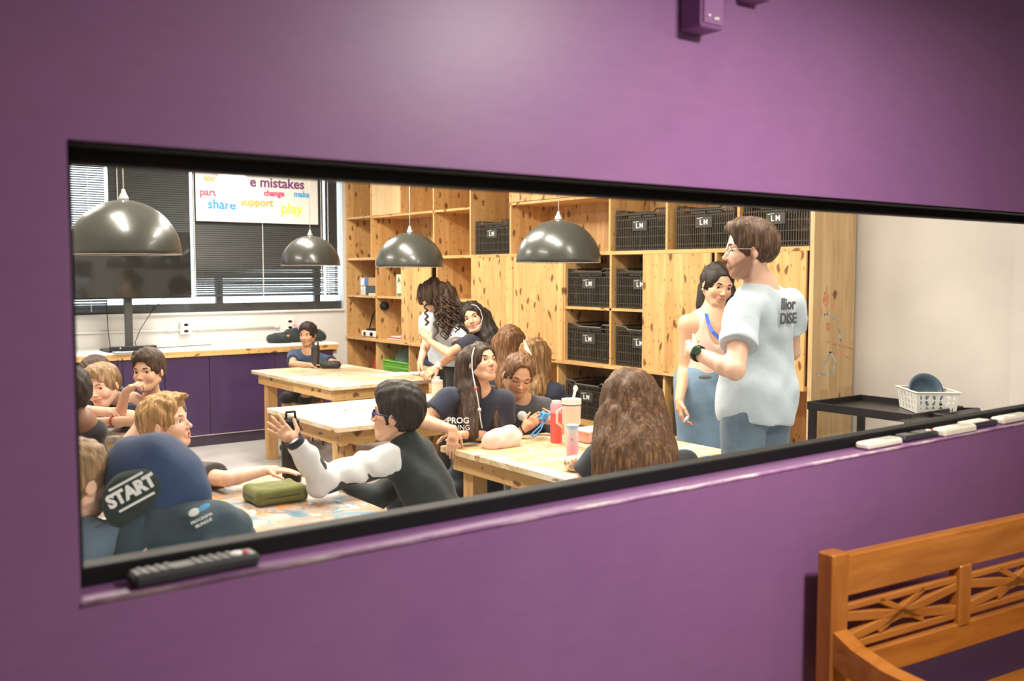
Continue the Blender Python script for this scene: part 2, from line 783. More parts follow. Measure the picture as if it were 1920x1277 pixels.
def cloth(name, col, col2=None, var=0.10):
    if name in MATS:
        return MATS[name]
    m, nt, b = _new(name)
    v = coords(nt)
    n = noise(nt, v, 7.0, 4.0, 0.55)
    hi = tuple(min(1, c * (1 + var)) for c in col)
    r = ramp(nt, n, [(0.3, tuple(c * (1 - var) for c in col)), (0.7, hi)])
    nt.links.new(r.outputs['Color'], b.inputs['Base Color'])
    b.inputs['Roughness'].default_value = 0.85
    b.inputs['Specular IOR Level'].default_value = 0.2
    b.inputs['Sheen Weight'].default_value = 0.15
    bump(nt, b, noise(nt, v, 16.0, 2.0), 0.35, 0.012)
    return m


def eye_mat():
    if 'eye' in MATS:
        return MATS['eye']
    m, nt, b = _new('eye')
    at = N(nt, 'ShaderNodeVertexColor', layer_name='tint')
    nt.links.new(at.outputs['Color'], b.inputs['Base Color'])
    b.inputs['Roughness'].default_value = 0.12
    return m


def head_frame(f, roll=0.0):
    f = unit(f)
    u = vec(0, 0, 1)
    x = unit(np.cross(f, u))
    u = np.cross(x, f)
    a = math.radians(roll)
    x2 = x * math.cos(a) + u * math.sin(a)
    u2 = -x * math.sin(a) + u * math.cos(a)
    return np.stack([x2, f, u2], 1)      # columns: right, forward, up


def sculpt_head(F, c, R, h, mouth='closed', eyes='open', chin=1.0, jaw=1.0, nose=1.0):
    def L(*p):
        return c + R @ (np.array(p, float) * h)

    def e(p, r, k=0.05, op='add', RR=None):
        F.ell(L(*p), np.array(r) * h, R if RR is None else RR, k * h, op)

    def co(a, b, ra, rb, k=0.05, op='add'):
        F.cone(L(*a), L(*b), ra * h, rb * h, k * h, op)
    e((0, -.07, .12), (.345, .415, .385))
    e((0, .07, -.10), (.265 * jaw, .285, .36), k=.08)
    e((0, .19, -.385), (.125 * chin, .115, .095), k=.10)
    for s in (-1, 1):
        co((s * .235 * jaw, -.02, -.20), (s * .09, .19, -.38), .085, .085, k=.08)
        e((s * .155, .205, -.13), (.105, .105, .11), k=.07)
        co((s * .19, .26, .085), (s * .05, .325, .075), .035, .032, k=.05)
    # sockets
    for s in (-1, 1):
        e((s * .145, .385, -.005), (.085, .075, .055), k=.045, op='sub')
    # nose
    co((0, .315, .03), (0, .395 * 1.0, -.125), .028, .040 * nose, k=.035)
    e((0, .400, -.135), (.042 * nose, .040, .036), k=.02)
    for s in (-1, 1):
        e((s * .045 * nose, .365, -.150), (.032, .036, .028), k=.018)
    # mouth
    e((0, .312, -.265), (.100, .042, .065), k=.05)
    w = {'closed': .092, 'smile': .125, 'open': .066}[mouth]
    lift = .024 if mouth == 'smile' else 0.0
    gap = {'closed': 0.0, 'smile': .020, 'open': .050}[mouth]
    if mouth == 'smile':
        e((0, .36, -.260), (.098, .085, .032), k=.02, op='sub')
    elif mouth == 'open':
        e((0, .36, -.288), (.052, .10, .046), k=.02, op='sub')
    for s in (-1, 1):
        co((0, .358, -.245 + gap * .25), (s * w, .310, -.255 + lift), .013, .007, k=.008)
        co((0, .352, -.277 - gap * (1.0 if mouth != 'smile' else .8)), (s * w * .9, .310, -.260 + lift - gap * .3), .016, .007, k=.008)
    if mouth == 'closed':
        for s in (-1, 1):
            co((0, .380, -.261), (s * w, .328, -.258 + lift), .005, .004, k=.006, op='sub')
    if mouth == 'smile':
        for s in (-1, 1):
            e((s * .16, .215, -.165), (.085, .085, .075), k=.05)
    # lids
    for s in (-1, 1):
        e((s * .140, .250, .0), (.070, .068, .066), k=.018)
        if eyes == 'open':
            e((s * .146, .345, -.002), (.070, .07, .036), k=.008, op='sub')
        elif eyes == 'narrow':
            e((s * .146, .345, -.006), (.068, .07, .025), k=.008, op='sub')
    # ears
    Rr = R
    for s in (-1, 1):
        a = math.radians(-18 * s)
        Rz = np.array([[math.cos(a), -math.sin(a), 0], [math.sin(a), math.cos(a), 0], [0, 0, 1]])
        RR = Rr @ Rz
        e((s * .345, -.045, -.03), (.028, .075, .105), k=.025, RR=RR)
        e((s * .385, -.025, -.01), (.022, .040, .060), k=.012, op='sub', RR=RR)


def head_tint(P, c, R, h, skin, lip=(0.84, 0.50, 0.50), mouth='closed', beard=0.0):
    q = (P - c) @ R / h
    cols = np.ones((len(P), 3))
    x, y, z = np.abs(q[:, 0]), q[:, 1], q[:, 2]
    w = {'closed': .092, 'smile': .125, 'open': .066}[mouth]
    lift = .024 if mouth == 'smile' else 0.0
    zc = -.262 + lift * (x / w) ** 2 - {'closed': 0, 'smile': .008, 'open': .024}[mouth]
    hh = {'closed': .028, 'smile': .046, 'open': .062}[mouth] * np.clip(1 - (x / (w * 1.06)) ** 2, 0, 1) ** .5
    if beard:
        bz = np.clip((-.225 + .20 * np.clip((.30 - y) / .3, 0, 1) - z) / .06, 0, 1) * np.clip((y + .06) / .06, 0, 1) * np.clip((z + .60) / .06, 0, 1)
        sb = np.clip((x - .22) / .03, 0, 1) * np.clip((.08 - z) / .05, 0, 1) * np.clip((.13 - y) / .05, 0, 1) * np.clip((y + .05) / .04, 0, 1) * np.clip((z + .5) / .1, 0, 1)
        ms = np.clip((.13 - x) / .03, 0, 1) * (z > -.30) * (z < -.195) * (y > .28)
        neckm = 1 - np.clip((-z - .46) / .08, 0, 1)
        bm = np.maximum(np.maximum(bz * neckm, sb), ms) * beard
        cols = cols * (1 - bm[:, None] * np.array([0.55, 0.62, 0.66]))
    m = np.clip((hh - np.abs(z - zc)) / .008, 0, 1) * (y > .27)
    cols = cols * (1 - m[:, None]) + m[:, None] * np.array(lip)
    if mouth == 'closed':
        ln = np.clip(1 - np.abs(z - zc - .001) / .006, 0, 1) * (x < w) * (y > .27) * .55
        cols = cols * (1 - ln[:, None])
    inner = ((x < w) & (np.abs(z - zc) < .06) & (y > .2) & (y < .312 - (x / w) ** 2 * .03)) if mouth != 'closed' else (x < -1)
    cols[inner] = (0.25, 0.08, 0.08)
    b = np.exp(-(((x - .17) / .08) ** 2 + ((z + .14) / .07) ** 2)) * (y > .1)
    cols = cols * (1 - b[:, None] * np.array([0.0, 0.13, 0.12]))
    e = np.clip(1 - np.abs(np.sqrt(((x - .142) / .062) ** 2 + ((z - .0) / .030) ** 2) - 1.0) / .28, 0, 1) * (y > .24) * 0.28
    cols = cols * (1 - e[:, None] * np.array([0.75, 0.85, 0.9]))
    nst = np.exp(-(((x - .028) / .016) ** 2 + ((z + .172) / .012) ** 2)) * (y > .33) * 0.7
    cols = cols * (1 - nst[:, None])
    return cols


def make_eyes(parent, c, R, h, gaze, iris=(0.10, 0.045, 0.02)):
    for s in (-1, 1):
        ce = c + R @ (vec(s * .142, .250, 0) * h)
        r = .060 * h
        gz = unit(gaze)
        mb = MB().ball((0, 0, 0), r, 40, 28, head_frame(gz) @ np.array([[1, 0, 0], [0, 0, 1], [0, -1, 0]]))
        V = np.array(mb.v)
        d = (V @ gz) / r
        cols = np.full((len(V), 3), 0.80)
        cols[d > math.cos(math.radians(33))] = iris
        cols[d > math.cos(math.radians(14))] = (0.005, 0.005, 0.005)
        mb.v = [tuple(ce + v) for v in V]
        o = mb.build('eye', eye_mat(), parent, smooth=True)
        at = o.data.color_attributes.new('tint', 'FLOAT_COLOR', 'POINT')
        at.data.foreach_set('color', np.concatenate([cols, np.ones((len(cols), 1))], 1).astype(np.float32).ravel())


def make_brows(parent, c, R, h, mat, thick=1.0, raise_=0.0):
    for s in (-1, 1):
        mb = MB()
        pts = [(s * .055, .338, .072), (s * .10, .338, .092), (s * .16, .315, .100), (s * .215, .262, .080)]
        pts = [c + R @ (np.array((p[0], p[1] + .008, p[2] + raise_)) * h) for p in pts]
        mb.tube(pts, [.014 * h * thick, .017 * h * thick, .014 * h * thick, .005 * h], 8)
        mb.build('eyebrow', mat, parent, smooth=True)


def make_teeth(parent, c, R, h, mouth):
    mb = MB()
    if mouth == 'smile':
        pts = [(-.080, .290, -.238), (-.04, .318, -.252), (0, .326, -.256), (.04, .318, -.252), (.080, .290, -.238)]
        mb.tube([c + R @ (np.array(p) * h) for p in pts], [.006 * h, .014 * h, .016 * h, .014 * h, .006 * h], 8)
    else:
        pts = [(-.04, .312, -.246), (0, .326, -.246), (.04, .312, -.246)]
        mb.tube([c + R @ (np.array(p) * h) for p in pts], .009 * h, 8)
    mb.build('teeth', plain('tooth_white', (0.82, 0.78, 0.70), 0.3), parent, smooth=True)


def sculpt_hand(F, W, d, n, L, side, curl=0.5, spread=0.0, thumb=0.6, fcurl=None):
    """W wrist, d towards the fingertips, n out of the palm, side = direction of the thumb"""
    d, n = unit(d), unit(n)
    n = unit(n - d * (n @ d))
    t = np.cross(d, n)
    if t @ np.array(side) < 0:
        t = -t
    offs = (.155, .052, -.050, -.145)
    lens = (.42, .47, .43, .34)
    r = .046 * L
    ex = L * .52
    F.cone(W - d * .04 * L, W + d * .25 * L, .125 * L, .15 * L, .03 * L)
    for i in range(4):
        kn = W + d * ex * (1.0 if i in (1, 2) else .95) + t * offs[i] * L
        F.cone(W + d * .12 * L + t * offs[i] * .55 * L, kn, .078 * L, .062 * L, .05 * L)
    for i in range(4):
        kn = W + d * ex * (1.0 if i in (1, 2) else .95) + t * offs[i] * L
        sp = spread * (1.5 - i) * .16
        cu = curl if fcurl is None else fcurl[i]
        a = 0.0
        p = kn
        segs = (lens[i] * .45, lens[i] * .31, lens[i] * .24)
        base = unit(d + t * sp)
        for q, (sl, bend) in enumerate(zip(segs, (62, 85, 50))):
            a += math.radians(bend * cu)
            dd = base * math.cos(a) + n * math.sin(a)
            p2 = p + dd * sl * L
            F.cone(p, p2, r * (1.06 - .1 * q), r * (1.0 - .12 * q), .008 * L if q else .02 * L)
            p = p2
    b = W + d * .10 * L + t * .10 * L
    m1 = unit(d * .75 + t * (.35 + .55 * thumb) + n * .35)
    m2 = unit(d * (.9) + t * (.55 * thumb - .1) + n * .30)
    p1 = b + m1 * .25 * L
    F.cone(b, p1, .085 * L, .062 * L, .05 * L)
    p2 = p1 + m2 * .17 * L
    F.cone(p1, p2, .056 * L, .050 * L, .012 * L)
    F.cone(p2, p2 + m2 * .13 * L, .050 * L, .038 * L, .008 * L)


def ik(S0, W0, l1, l2, hint):
    d = W0 - S0
    D = np.linalg.norm(d)
    mx = (l1 + l2) * 0.985
    if D > mx:
        l1, l2 = l1 * D / mx, l2 * D / mx
    u = d / D
    a = (l1 * l1 - l2 * l2 + D * D) / (2 * D)
    hgt = math.sqrt(max(l1 * l1 - a * a, 1e-6))
    hv = np.array(hint, float)
    hv = unit(hv - u * (hv @ u))
    return S0 + u * a + hv * hgt


def wr(amp, f=1.0, seed=0.0):
    def fn(X, Y, Z):
        return amp * (np.sin(23 * f * X + 3 * np.sin(15 * f * Z + seed) + seed) * np.sin(19 * f * Y + 2 * np.sin(13 * f * X + seed))
                      + 0.6 * np.sin(31 * f * Z + 4 * np.sin(12 * f * X + seed) + 3 * np.sin(11 * f * Y)))
    return fn


def person(label, P, Nk, s, face, head_c, hh, roll=0, skin=(0.62, 0.36, 0.22), arms=None, legs='seated', body_az=0.0,
           shirt=None, shirt_mat=None, pants_mat=None, mouth='closed', eyes='open', gaze=None, hair=None, hair_m=None,
           brows=None, hand_L=None, chin=1.0, jaw=1.0, group=None, shoulder_w=None, iris=(0.06, 0.03, 0.015),
           knee_dir=None, feet_z=0.02, shoulders=None, fine=0.0034, neck_r=1.0, torso=1.0, lips=(0.84, 0.50, 0.50), extra=None,
           pants='long', knees=None, ankles=None, beard=0.0):
    """P pelvis, Nk base of the neck, s stature in units of a 1.75 m adult"""
    P, Nk, head_c = (np.array(k, float) for k in (P, Nk, head_c))
    R = head_frame(face, roll)
    u = unit(Nk - P)
    bf = lookdir(body_az)
    r = unit(np.cross(bf, u))
    f = np.cross(u, r)
    B = np.stack([r, f, u], 1)
    sw = (shoulder_w or 0.172) * s
    if shoulders is None:
        SR = Nk + r * sw - u * 0.055 * s
        SLf = Nk - r * sw - u * 0.055 * s
    else:
        SR, SLf = (np.array(k, float) for k in shoulders)
    root = thing('person', (P[0], P[1], 0.0), label, 'person', group)
    HL = hand_L or 0.172 * s
    armd = []
    for side, S0, a in (('R', SR, arms.get('R')), ('L', SLf, arms.get('L'))):
        if a is None:
            continue
        W0 = np.array(a['w'], float)
        E0 = np.array(a['e'], float) if 'e' in a else ik(S0, W0, .285 * s, .25 * s, a.get('hint', (0, 0, -1)))
        armd.append((side, S0, E0, W0, a))
    # legs
    hipR, hipL = P + r * .085 * s, P - r * .085 * s
    if knees is not None:
        KR, KL = (np.array(k, float) for k in knees)
        AR, AL = (np.array(k, float) for k in ankles)
    elif legs == 'seated':
        kd = unit(knee_dir) if knee_dir is not None else unit(vec(f[0], f[1], 0))
        kr = np.cross(kd, vec(0, 0, 1))
        KR = hipR + kd * .40 * s + kr * .03 * s
        KL = hipL + kd * .40 * s - kr * .03 * s
        KR[2] = KL[2] = max(P[2] - 0.02, 0.42 * s)
        AR = KR + vec(0, 0, feet_z + .05 - KR[2]) - kd * .05 * s
        AL = KL + vec(0, 0, feet_z + .05 - KL[2]) - kd * .05 * s
    else:
        kd = unit(vec(f[0], f[1], 0))
        KR = vec(hipR[0], hipR[1], .50 * s) + kd * .02
        KL = vec(hipL[0], hipL[1], .50 * s) + kd * .02
        AR = vec(hipR[0], hipR[1], .08)
        AL = vec(hipL[0], hipL[1], .08)
    allp = [P, Nk, head_c, KR, KL, AR, AL, SR, SLf] + [k for a in armd for k in (a[2], a[3])]
    lo = np.min(allp, 0) - .24
    hi = np.max(allp, 0) + .24
    hb = (head_c - .56 * hh, head_c + .56 * hh, fine)
    boxes = [hb]
    for (side, S0, E0, W0, a) in armd:
        tip = W0 + unit(a['d']) * HL
        boxes.append((np.minimum(W0, tip) - .03, np.maximum(W0, tip) + .03, a.get('fine', 0.0042)))
    F = Field(lo, hi, .0105, boxes)
    tw = torso
    # torso
    F.ell(P + u * .03 * s, (.165 * s * tw, .115 * s * tw, .12 * s), B, .04)
    mid = P + (Nk - P) * .42
    F.ell(mid, (.135 * s * tw, .095 * s * tw, .16 * s), B, .06)
    F.ell(P + (Nk - P) * .70, (.155 * s * tw, .105 * s * tw, .15 * s), B, .06)
    F.cone(SR, SLf, .050 * s, .050 * s, .06)
    nb = Nk - u * .02 * s
    F.cone(nb, head_c + R @ (vec(0, -.10, -.22) * hh), .054 * s * neck_r, .047 * s * neck_r, .03)
    F.cone(Nk + r * .07 * s - u * .01 * s, Nk + u * .03 * s, .04 * s, .045 * s, .05)
    F.cone(Nk - r * .07 * s - u * .01 * s, Nk + u * .03 * s, .04 * s, .045 * s, .05)
    for (side, S0, E0, W0, a) in armd:
        F.cone(S0, E0, .050 * s, .037 * s, .03)
        m = E0 + (W0 - E0) * .25
        F.cone(E0, m, .037 * s, .038 * s, .01)
        F.cone(m, W0, .038 * s, .0245 * s, .01)
        sculpt_hand(F, W0, a['d'], a['n'], HL, a.get('side', (0, 0, 1)), a.get('curl', .4), a.get('spread', 0), a.get('thumb', .6), a.get('fcurl'))
    for (h0, k0, a0) in ((hipR, KR, AR), (hipL, KL, AL)):
        F.cone(h0, k0, .085 * s, .056 * s, .04)
        F.cone(k0, a0, .056 * s, .036 * s, .02)
        F.cone(a0 - vec(0, 0, .025), a0 + kd_of(f) * .13 * s - vec(0, 0, .035), .034 * s, .03 * s, .02)
    sculpt_head(F, head_c, R, hh, mouth, eyes, chin, jaw)
    Pm, Q = F.mesh()
    cols = head_tint(Pm, head_c, R, hh, skin, lips, mouth, beard)
    np_object('body', Pm, Q, skin_mat(skin), root, cols)
    # face
    if eyes != 'closed':
        make_eyes(root, head_c, R, hh, R[:, 1] if gaze is None else gaze, iris)
    if mouth != 'closed':
        make_teeth(root, head_c, R, hh, mouth)
    hm = hair_m
    if brows != 0:
        make_brows(root, head_c, R, hh, hm, brows or 1.0)
    # shirt
    if shirt:
        G = Field(lo, hi, .0075 if s > .5 else .007)
        g = .011
        G.ell(P + u * .03 * s, (.165 * s * tw + g, .115 * s * tw + g, .12 * s + g), B, .04)
        G.ell(mid, (.138 * s * tw + g, .100 * s * tw + g, .17 * s), B, .07)
        G.ell(P + (Nk - P) * .70, (.158 * s * tw + g, .108 * s * tw + g, .15 * s), B, .06)
        if shirt.get('hem'):
            hz = shirt['hem']
            G.cone(P, P - u * hz, .15 * s * tw, .15 * s * tw, .05)
            G.ell(P - u * hz * .5, (.180 * s * tw + g, .135 * s * tw + g, .15 * s), B, .05)
            G.ell(P + u * .08 * s, (.165 * s * tw + g, .120 * s * tw + g, .15 * s), B, .05)
        G.cone(Nk + r * .06 * s - u * .02 * s, Nk - r * .06 * s - u * .02 * s, .055 * s + g, .055 * s + g, .05)
        kind = shirt['kind']
        if kind == 'tank':
            for q in (-1, 1):
                G.cone(Nk + r * q * .10 * s - u * .03 * s, Nk + r * q * .08 * s - u * .15 * s, .04 * s, .05 * s, .03)
        else:
            G.cone(SR, SLf, .050 * s + g, .050 * s + g, .06)
            fr = shirt.get('sleeve', .62)
            for (side, S0, E0, W0, a) in armd:
                if kind == 'tee':
                    ax = unit(E0 - S0)
                    end = S0 + (E0 - S0) * fr
                    G.cone(S0, S0 + (E0 - S0) * (fr + .3), .058 * s + g, .058 * s + g * 1.4, .03, cut=[(end, ax)])
                else:
                    G.cone(S0, E0, .056 * s + g, .047 * s + g, .03)
                    G.cone(E0, W0 - unit(W0 - E0) * .02, .047 * s + g, .032 * s + g * .8, .03)
        # hem and neckline
        hem = shirt.get('hem', 0.0)
        G.plane(P - u * (hem + .05 * s), -u)
        nc = Nk + f * .035 * s + u * .075 * s
        rr = shirt.get('neck', .078) * s
        if kind != 'jacket':
            G.ell(nc, (rr, rr, .085 * s), B, .006, 'sub')
        if kind == 'tank':
            G.ell(Nk + f * .13 * s - u * .0 * s, (.075 * s, .09 * s, .15 * s), B, .01, 'sub')
            for q in (-1, 1):
                G.ell(Nk + r * q * .22 * s - u * .06 * s, (.085 * s, .14 * s, .12 * s), B, .01, 'sub')
        if kind != 'jacket':
            G.cone(nb, head_c, .052 * s, .052 * s, .004, 'sub')
        else:
            G.cone(Nk - u * .01, Nk + u * .045 * s, .075 * s, .068 * s, .01)
            hn = head_c + R @ (vec(0, -.12, -.24) * hh)
            for q in (-1, 1):
                G.cone(Nk + r * q * .09 * s - u * .01 * s, Nk + u * .03 * s, .050 * s + g, .054 * s + g, .04)
            G.cone(Nk - u * .01, Nk + (hn - Nk) * .55, .074 * s, .064 * s, .02)
        G.displace(wr(.0028 * shirt.get('wrinkle', 1.0), 1.0, P[0] * 9))
        Pm, Q = G.mesh()
        np_object(shirt.get('name', 'shirt'), Pm, Q, shirt_mat, root)
    if pants_mat is not None:
        G = Field(lo, hi, .0095)
        g = .012
        G.ell(P + u * .01 * s, (.168 * s * tw + g, .120 * s * tw + g, .115 * s + g), B, .04)
        for (h0, k0, a0) in ((hipR, KR, AR), (hipL, KL, AL)):
            G.cone(h0, k0, .088 * s + g, .062 * s + g, .04)
            if pants == 'long':
                G.cone(k0, a0 + vec(0, 0, .03), .062 * s + g, .05 * s + g, .02)
        if pants == 'skirt':
            lowc = (KR + KL) / 2 - vec(0, 0, .14 * s)
            G.ell((hipR + hipL) / 2 - vec(0, 0, .05), (.172 * s, .135 * s, .20 * s), B, .06)
            G.cone((hipR + hipL) / 2 - vec(0, 0, .1), lowc, .135 * s, .150 * s, .06, cut=[(lowc, vec(0, 0, -1))])
            G.plane(lowc, vec(0, 0, -1))
        G.plane(P + u * (-.01 if shirt and shirt.get('hem', 0) > .04 else .115) * s, u)
        G.displace(wr(.0025, .9, 1.3))
        Pm, Q = G.mesh()
        np_object('skirt' if pants == 'skirt' else 'trousers', Pm, Q, pants_mat, root)
        if feet_z >= 0:
            for (a0) in (AR, AL):
                G = Field(a0 - .22, a0 + .22, .009)
                G.cone(a0 - vec(0, 0, .02), a0 + kd_of(f) * .14 * s - vec(0, 0, .03), .045 * s, .042 * s, .02)
                G.plane(a0 - vec(0, 0, .065), vec(0, 0, -1))
                Pm, Q = G.mesh()
                np_object('shoe', Pm, Q, plain('shoe_dark', (0.03, 0.03, 0.035), .6), root)
    if hair:
        make_hair(root, head_c, R, hh, hm, **hair)
    return root, dict(R=R, B=B, SR=SR, SL=SLf, arms=armd, r=r, f=f, u=u, Nk=Nk, P=P, hh=hh, hc=head_c)


def kd_of(f):
    return unit(vec(f[0], f[1], 0))


def make_hair(root, c, R, h, mat, style='short', thick=.030, fringe=0.0, locks=(), groove=0.0024, gf=150.0, name='hair',
              face_cut=None, nape=-.30, tufts=(), top=0.0, grid=None, seed=0.0, side_z=-.12, part=False, fade=True, cuts=(), below=None, clump=None):
    def L(*p):
        return c + R @ (np.array(p, float) * h)
    pts = [L(-.6, -.7, -.6), L(.6, .6, .8), L(-.6, .6, .8), L(.6, -.7, .8), L(.6, -.7, -.6), L(-.6, .6, -.6), L(.6, .6, -.6), L(-.6, -.7, .8)]
    for lk in locks:
        pts += [lk[0], lk[1]]
    lo, hi = np.min(pts, 0) - .06, np.max(pts, 0) + .06
    F = Field(lo, hi, grid or (.0042 if style == 'short' else .0052))

    def e(p, r, k=0.03, op='add'):
        F.ell(L(*p), np.array(r) * h, R, k * h, op)
    if style == 'short':
        tk = min(thick, .022) if fade else thick
        e((0, -.085, .120), (.352 + tk, .425 + tk, .395 + tk))
        e((0, -.05, .25), (.325 + thick, .40 + thick, .265 + thick + top * .6), k=.06)
        if top:
            e((0, .14, .36), (.26, .24, .12 + top), k=.10)
    else:
        e((0, -.085, .125 + top * .3), (.355 + thick, .43 + thick, .395 + thick + top * .5))
    if style == 'short':
        for s in (-1, 1):
            F.cone(L(s * .335, .05, .10), L(s * .335, .05, side_z), .030 * h, .016 * h, .03 * h)
    for (a, b, ra, rb) in tufts:
        F.cone(L(*a), L(*b), ra * h, rb * h, .03 * h)
    # open the face
    for (o_, r_) in cuts:
        e(o_, r_, k=.03, op='sub')
    fc = face_cut or ((0, .50, -.14), (.38, .35, .47))
    e(fc[0], fc[1], k=.03, op='sub')
    if style == 'short':
        for s in (-1, 1):
            e((s * .42, -.01, -.13), (.13, .115, .17), k=.02, op='sub')
            e((s * .30, .20, -.30), (.20, .18, .22), k=.02, op='sub')
        e((0, .10, -.55), (.9, .55, .33), k=.03, op='sub')
        o = L(0, 0, nape)
        F.plane(o, -R[:, 2], 0.01)
    for lk in locks:
        F.cone(lk[0], lk[1], lk[2], lk[3], lk[4] if len(lk) > 4 else .03)
    if below is not None:
        for (o, r) in below:
            F.ell(o, r, R, .01, 'sub')
    ex, ey = R[:, 0], R[:, 1]
    g = groove
    sd = seed + c[0] * 7

    def fn(X, Y, Z):
        wv = 3.0 * np.sin(9 * Z + sd) + 1.5 * np.sin(23 * Z + 2 * sd)
        if style == 'short':
            a = (X - c[0]) * R[0, 0] + (Y - c[1]) * R[1, 0] + (Z - c[2]) * R[2, 0]
            b = (X - c[0]) * R[0, 1] + (Y - c[1]) * R[1, 1] + (Z - c[2]) * R[2, 1]
            w = (X - c[0]) * R[0, 2] + (Y - c[1]) * R[1, 2] + (Z - c[2]) * R[2, 2]
            return g * (np.sin(gf * a + 5 * np.sin(28 * b + sd) + 3 * np.sin(30 * w)) * .7 + .6 * np.sin(gf * .55 * (w + b * .4) + 6 * np.sin(30 * a + sd))
                        + .8 * np.sin(60 * a + 3 * np.sin(50 * b)) * np.sin(55 * b + 2 * sd))
        return g * (np.sin(gf * X + wv) + np.sin(gf * .9 * Y + wv * 1.3) + .8 * np.sin(gf * .33 * (X - Y) + wv))
    F.displace(fn)
    Pm, Q = F.mesh()
    return np_object(name, Pm, Q, mat, root)


# ------------------------------------------------------------------ the room
def purple_paint(name, col, blotch, rough=0.42):
    m, nt, b = _new(name)
    v = coords(nt)
    n1 = noise(nt, v, 1.7, 5.0, 0.6, 0.8)
    r1 = ramp(nt, n1, [(0.3, col), (0.7, blotch)])
    v2 = coords(nt, (1, 1, 5))
    n2 = noise(nt, v2, 9.0, 6.0, 0.7)
    r2 = ramp(nt, n2, [(0.35, (0.93, 0.93, 0.93)), (0.65, (1, 1, 1))])
    c = mix(nt, 1.0, r1.outputs['Color'], r2.outputs['Color'], 'MULTIPLY')
    sc = ramp(nt, noise(nt, coords(nt, (1, 1, 4), loc=(4, 2, 1)), 3.2, 8.0, 0.75, 1.5), [(0.70, (0, 0, 0)), (0.78, (1, 1, 1))])
    c = mix(nt, sc.outputs['Color'], c, (0.34, 0.17, 0.30))
    nt.links.new(c, b.inputs['Base Color'])
    b.inputs['Roughness'].default_value = rough
    b.inputs['Specular IOR Level'].default_value = 0.35
    bump(nt, b, noise(nt, v, 40.0, 4.0), 0.05, 0.003)
    return m


M_PURPLE = purple_paint('purple_wall_paint', (0.212, 0.092, 0.232), (0.240, 0.110, 0.240))
M_PURPLE_DOOR = plain('purple_cabinet_laminate', (0.050, 0.026, 0.085), 0.22, var=0.12, nscale=2.0, coat=0.3)
M_BLACK = plain('black_frame', (0.007, 0.007, 0.007), 0.6, spec=.2)
M_BLACKMET = plain('black_powder_coat', (0.018, 0.018, 0.020), 0.38, metal=0.2)
M_WHITEWALL = plain('white_paint', (0.74, 0.74, 0.73), 0.7, var=0.03, nscale=2.0, bmp=0.05)
M_GREYWALL = plain('grey_plaster', (0.60, 0.565, 0.535), 0.8, var=0.10, nscale=1.6, bmp=0.12, bscale=18)
M_CONCRETE = plain('concrete_floor', (0.45, 0.44, 0.43), 0.38, var=0.16, nscale=2.2, bmp=0.05)
M_PINE_V = wood('pine_vertical_grain', 'Z')
M_PINE_H = wood('pine_lengthwise_grain', 'Y', strip=0.09)
M_PINE_X = wood('pine_crosswise_grain', 'X', strip=0.09)
M_PINE_BACK = wood('pine_back_board', 'Z', (0.64, 0.41, 0.20), (0.50, 0.29, 0.12), 0.4)
M_LEG = wood('pine_table_timber', 'Z', (0.72, 0.46, 0.21), (0.50, 0.26, 0.09), 0.25, strip=0.06)
SP1 = [((0.74, 0.68, 0.58), 4.0, 0.50, 0.62), ((0.30, 0.44, 0.52), 6.0, 0.62, 0.67), ((0.66, 0.52, 0.12), 7.0, 0.62, 0.67),
       ((0.35, 0.12, 0.10), 9.0, 0.70, 0.715)]
SP2 = [((0.42, 0.34, 0.30), 3.0, 0.40, 0.58), ((0.12, 0.24, 0.32), 5.0, 0.54, 0.60), ((0.62, 0.22, 0.04), 6.0, 0.59, 0.63),
       ((0.66, 0.62, 0.58), 7.0, 0.58, 0.63), ((0.08, 0.08, 0.10), 11.0, 0.60, 0.64), ((0.36, 0.16, 0.06), 5.0, 0.58, 0.66)]
M_TOP_PALE = wood('paint_worn_pale_tabletop', 'Y', (0.82, 0.66, 0.46), (0.66, 0.47, 0.28), 0.1, spatter=SP1, rough=0.55)
M_TOP_NEAR = wood('paint_stained_tabletop', 'X', (0.80, 0.62, 0.38), (0.60, 0.40, 0.20), 0.1, rough=0.5,
                  spatter=[((0.82, 0.72, 0.55), 3.0, 0.48, 0.60), ((0.16, 0.38, 0.52), 5.0, 0.59, 0.63), ((0.34, 0.18, 0.08), 7.0, 0.58, 0.63),
                           ((0.26, 0.30, 0.28), 6.0, 0.60, 0.64)])
M_TOP_COLOR = wood('colourfully_paint_stained_tabletop', 'X', (0.52, 0.33, 0.17), (0.30, 0.17, 0.08), 0.2, spatter=SP2, rough=0.5)
M_METAL = plain('brushed_aluminium', (0.55, 0.57, 0.60), 0.35, metal=0.9)
M_DARKALU = plain('dark_aluminium', (0.13, 0.16, 0.18), 0.4, metal=0.6)
M_WHITEPL = plain('white_plastic', (0.80, 0.79, 0.77), 0.4)

XR, YB, CEIL = 5.36, 8.14, 3.0
WX0, WX1, WZ0, WZ1 = 0.324, 3.90, 1.138, 1.808

def wall_with_opening(ya, yb):
    mb = MB()
    mb.b2((-1.2, ya, 0), (WX0, yb, CEIL)); mb.b2((WX1, ya, 0), (7.0, yb, CEIL))
    mb.b2((WX0, ya, 0), (WX1, yb, WZ0)); mb.b2((WX0, ya, WZ1), (WX1, yb, CEIL))
    return mb


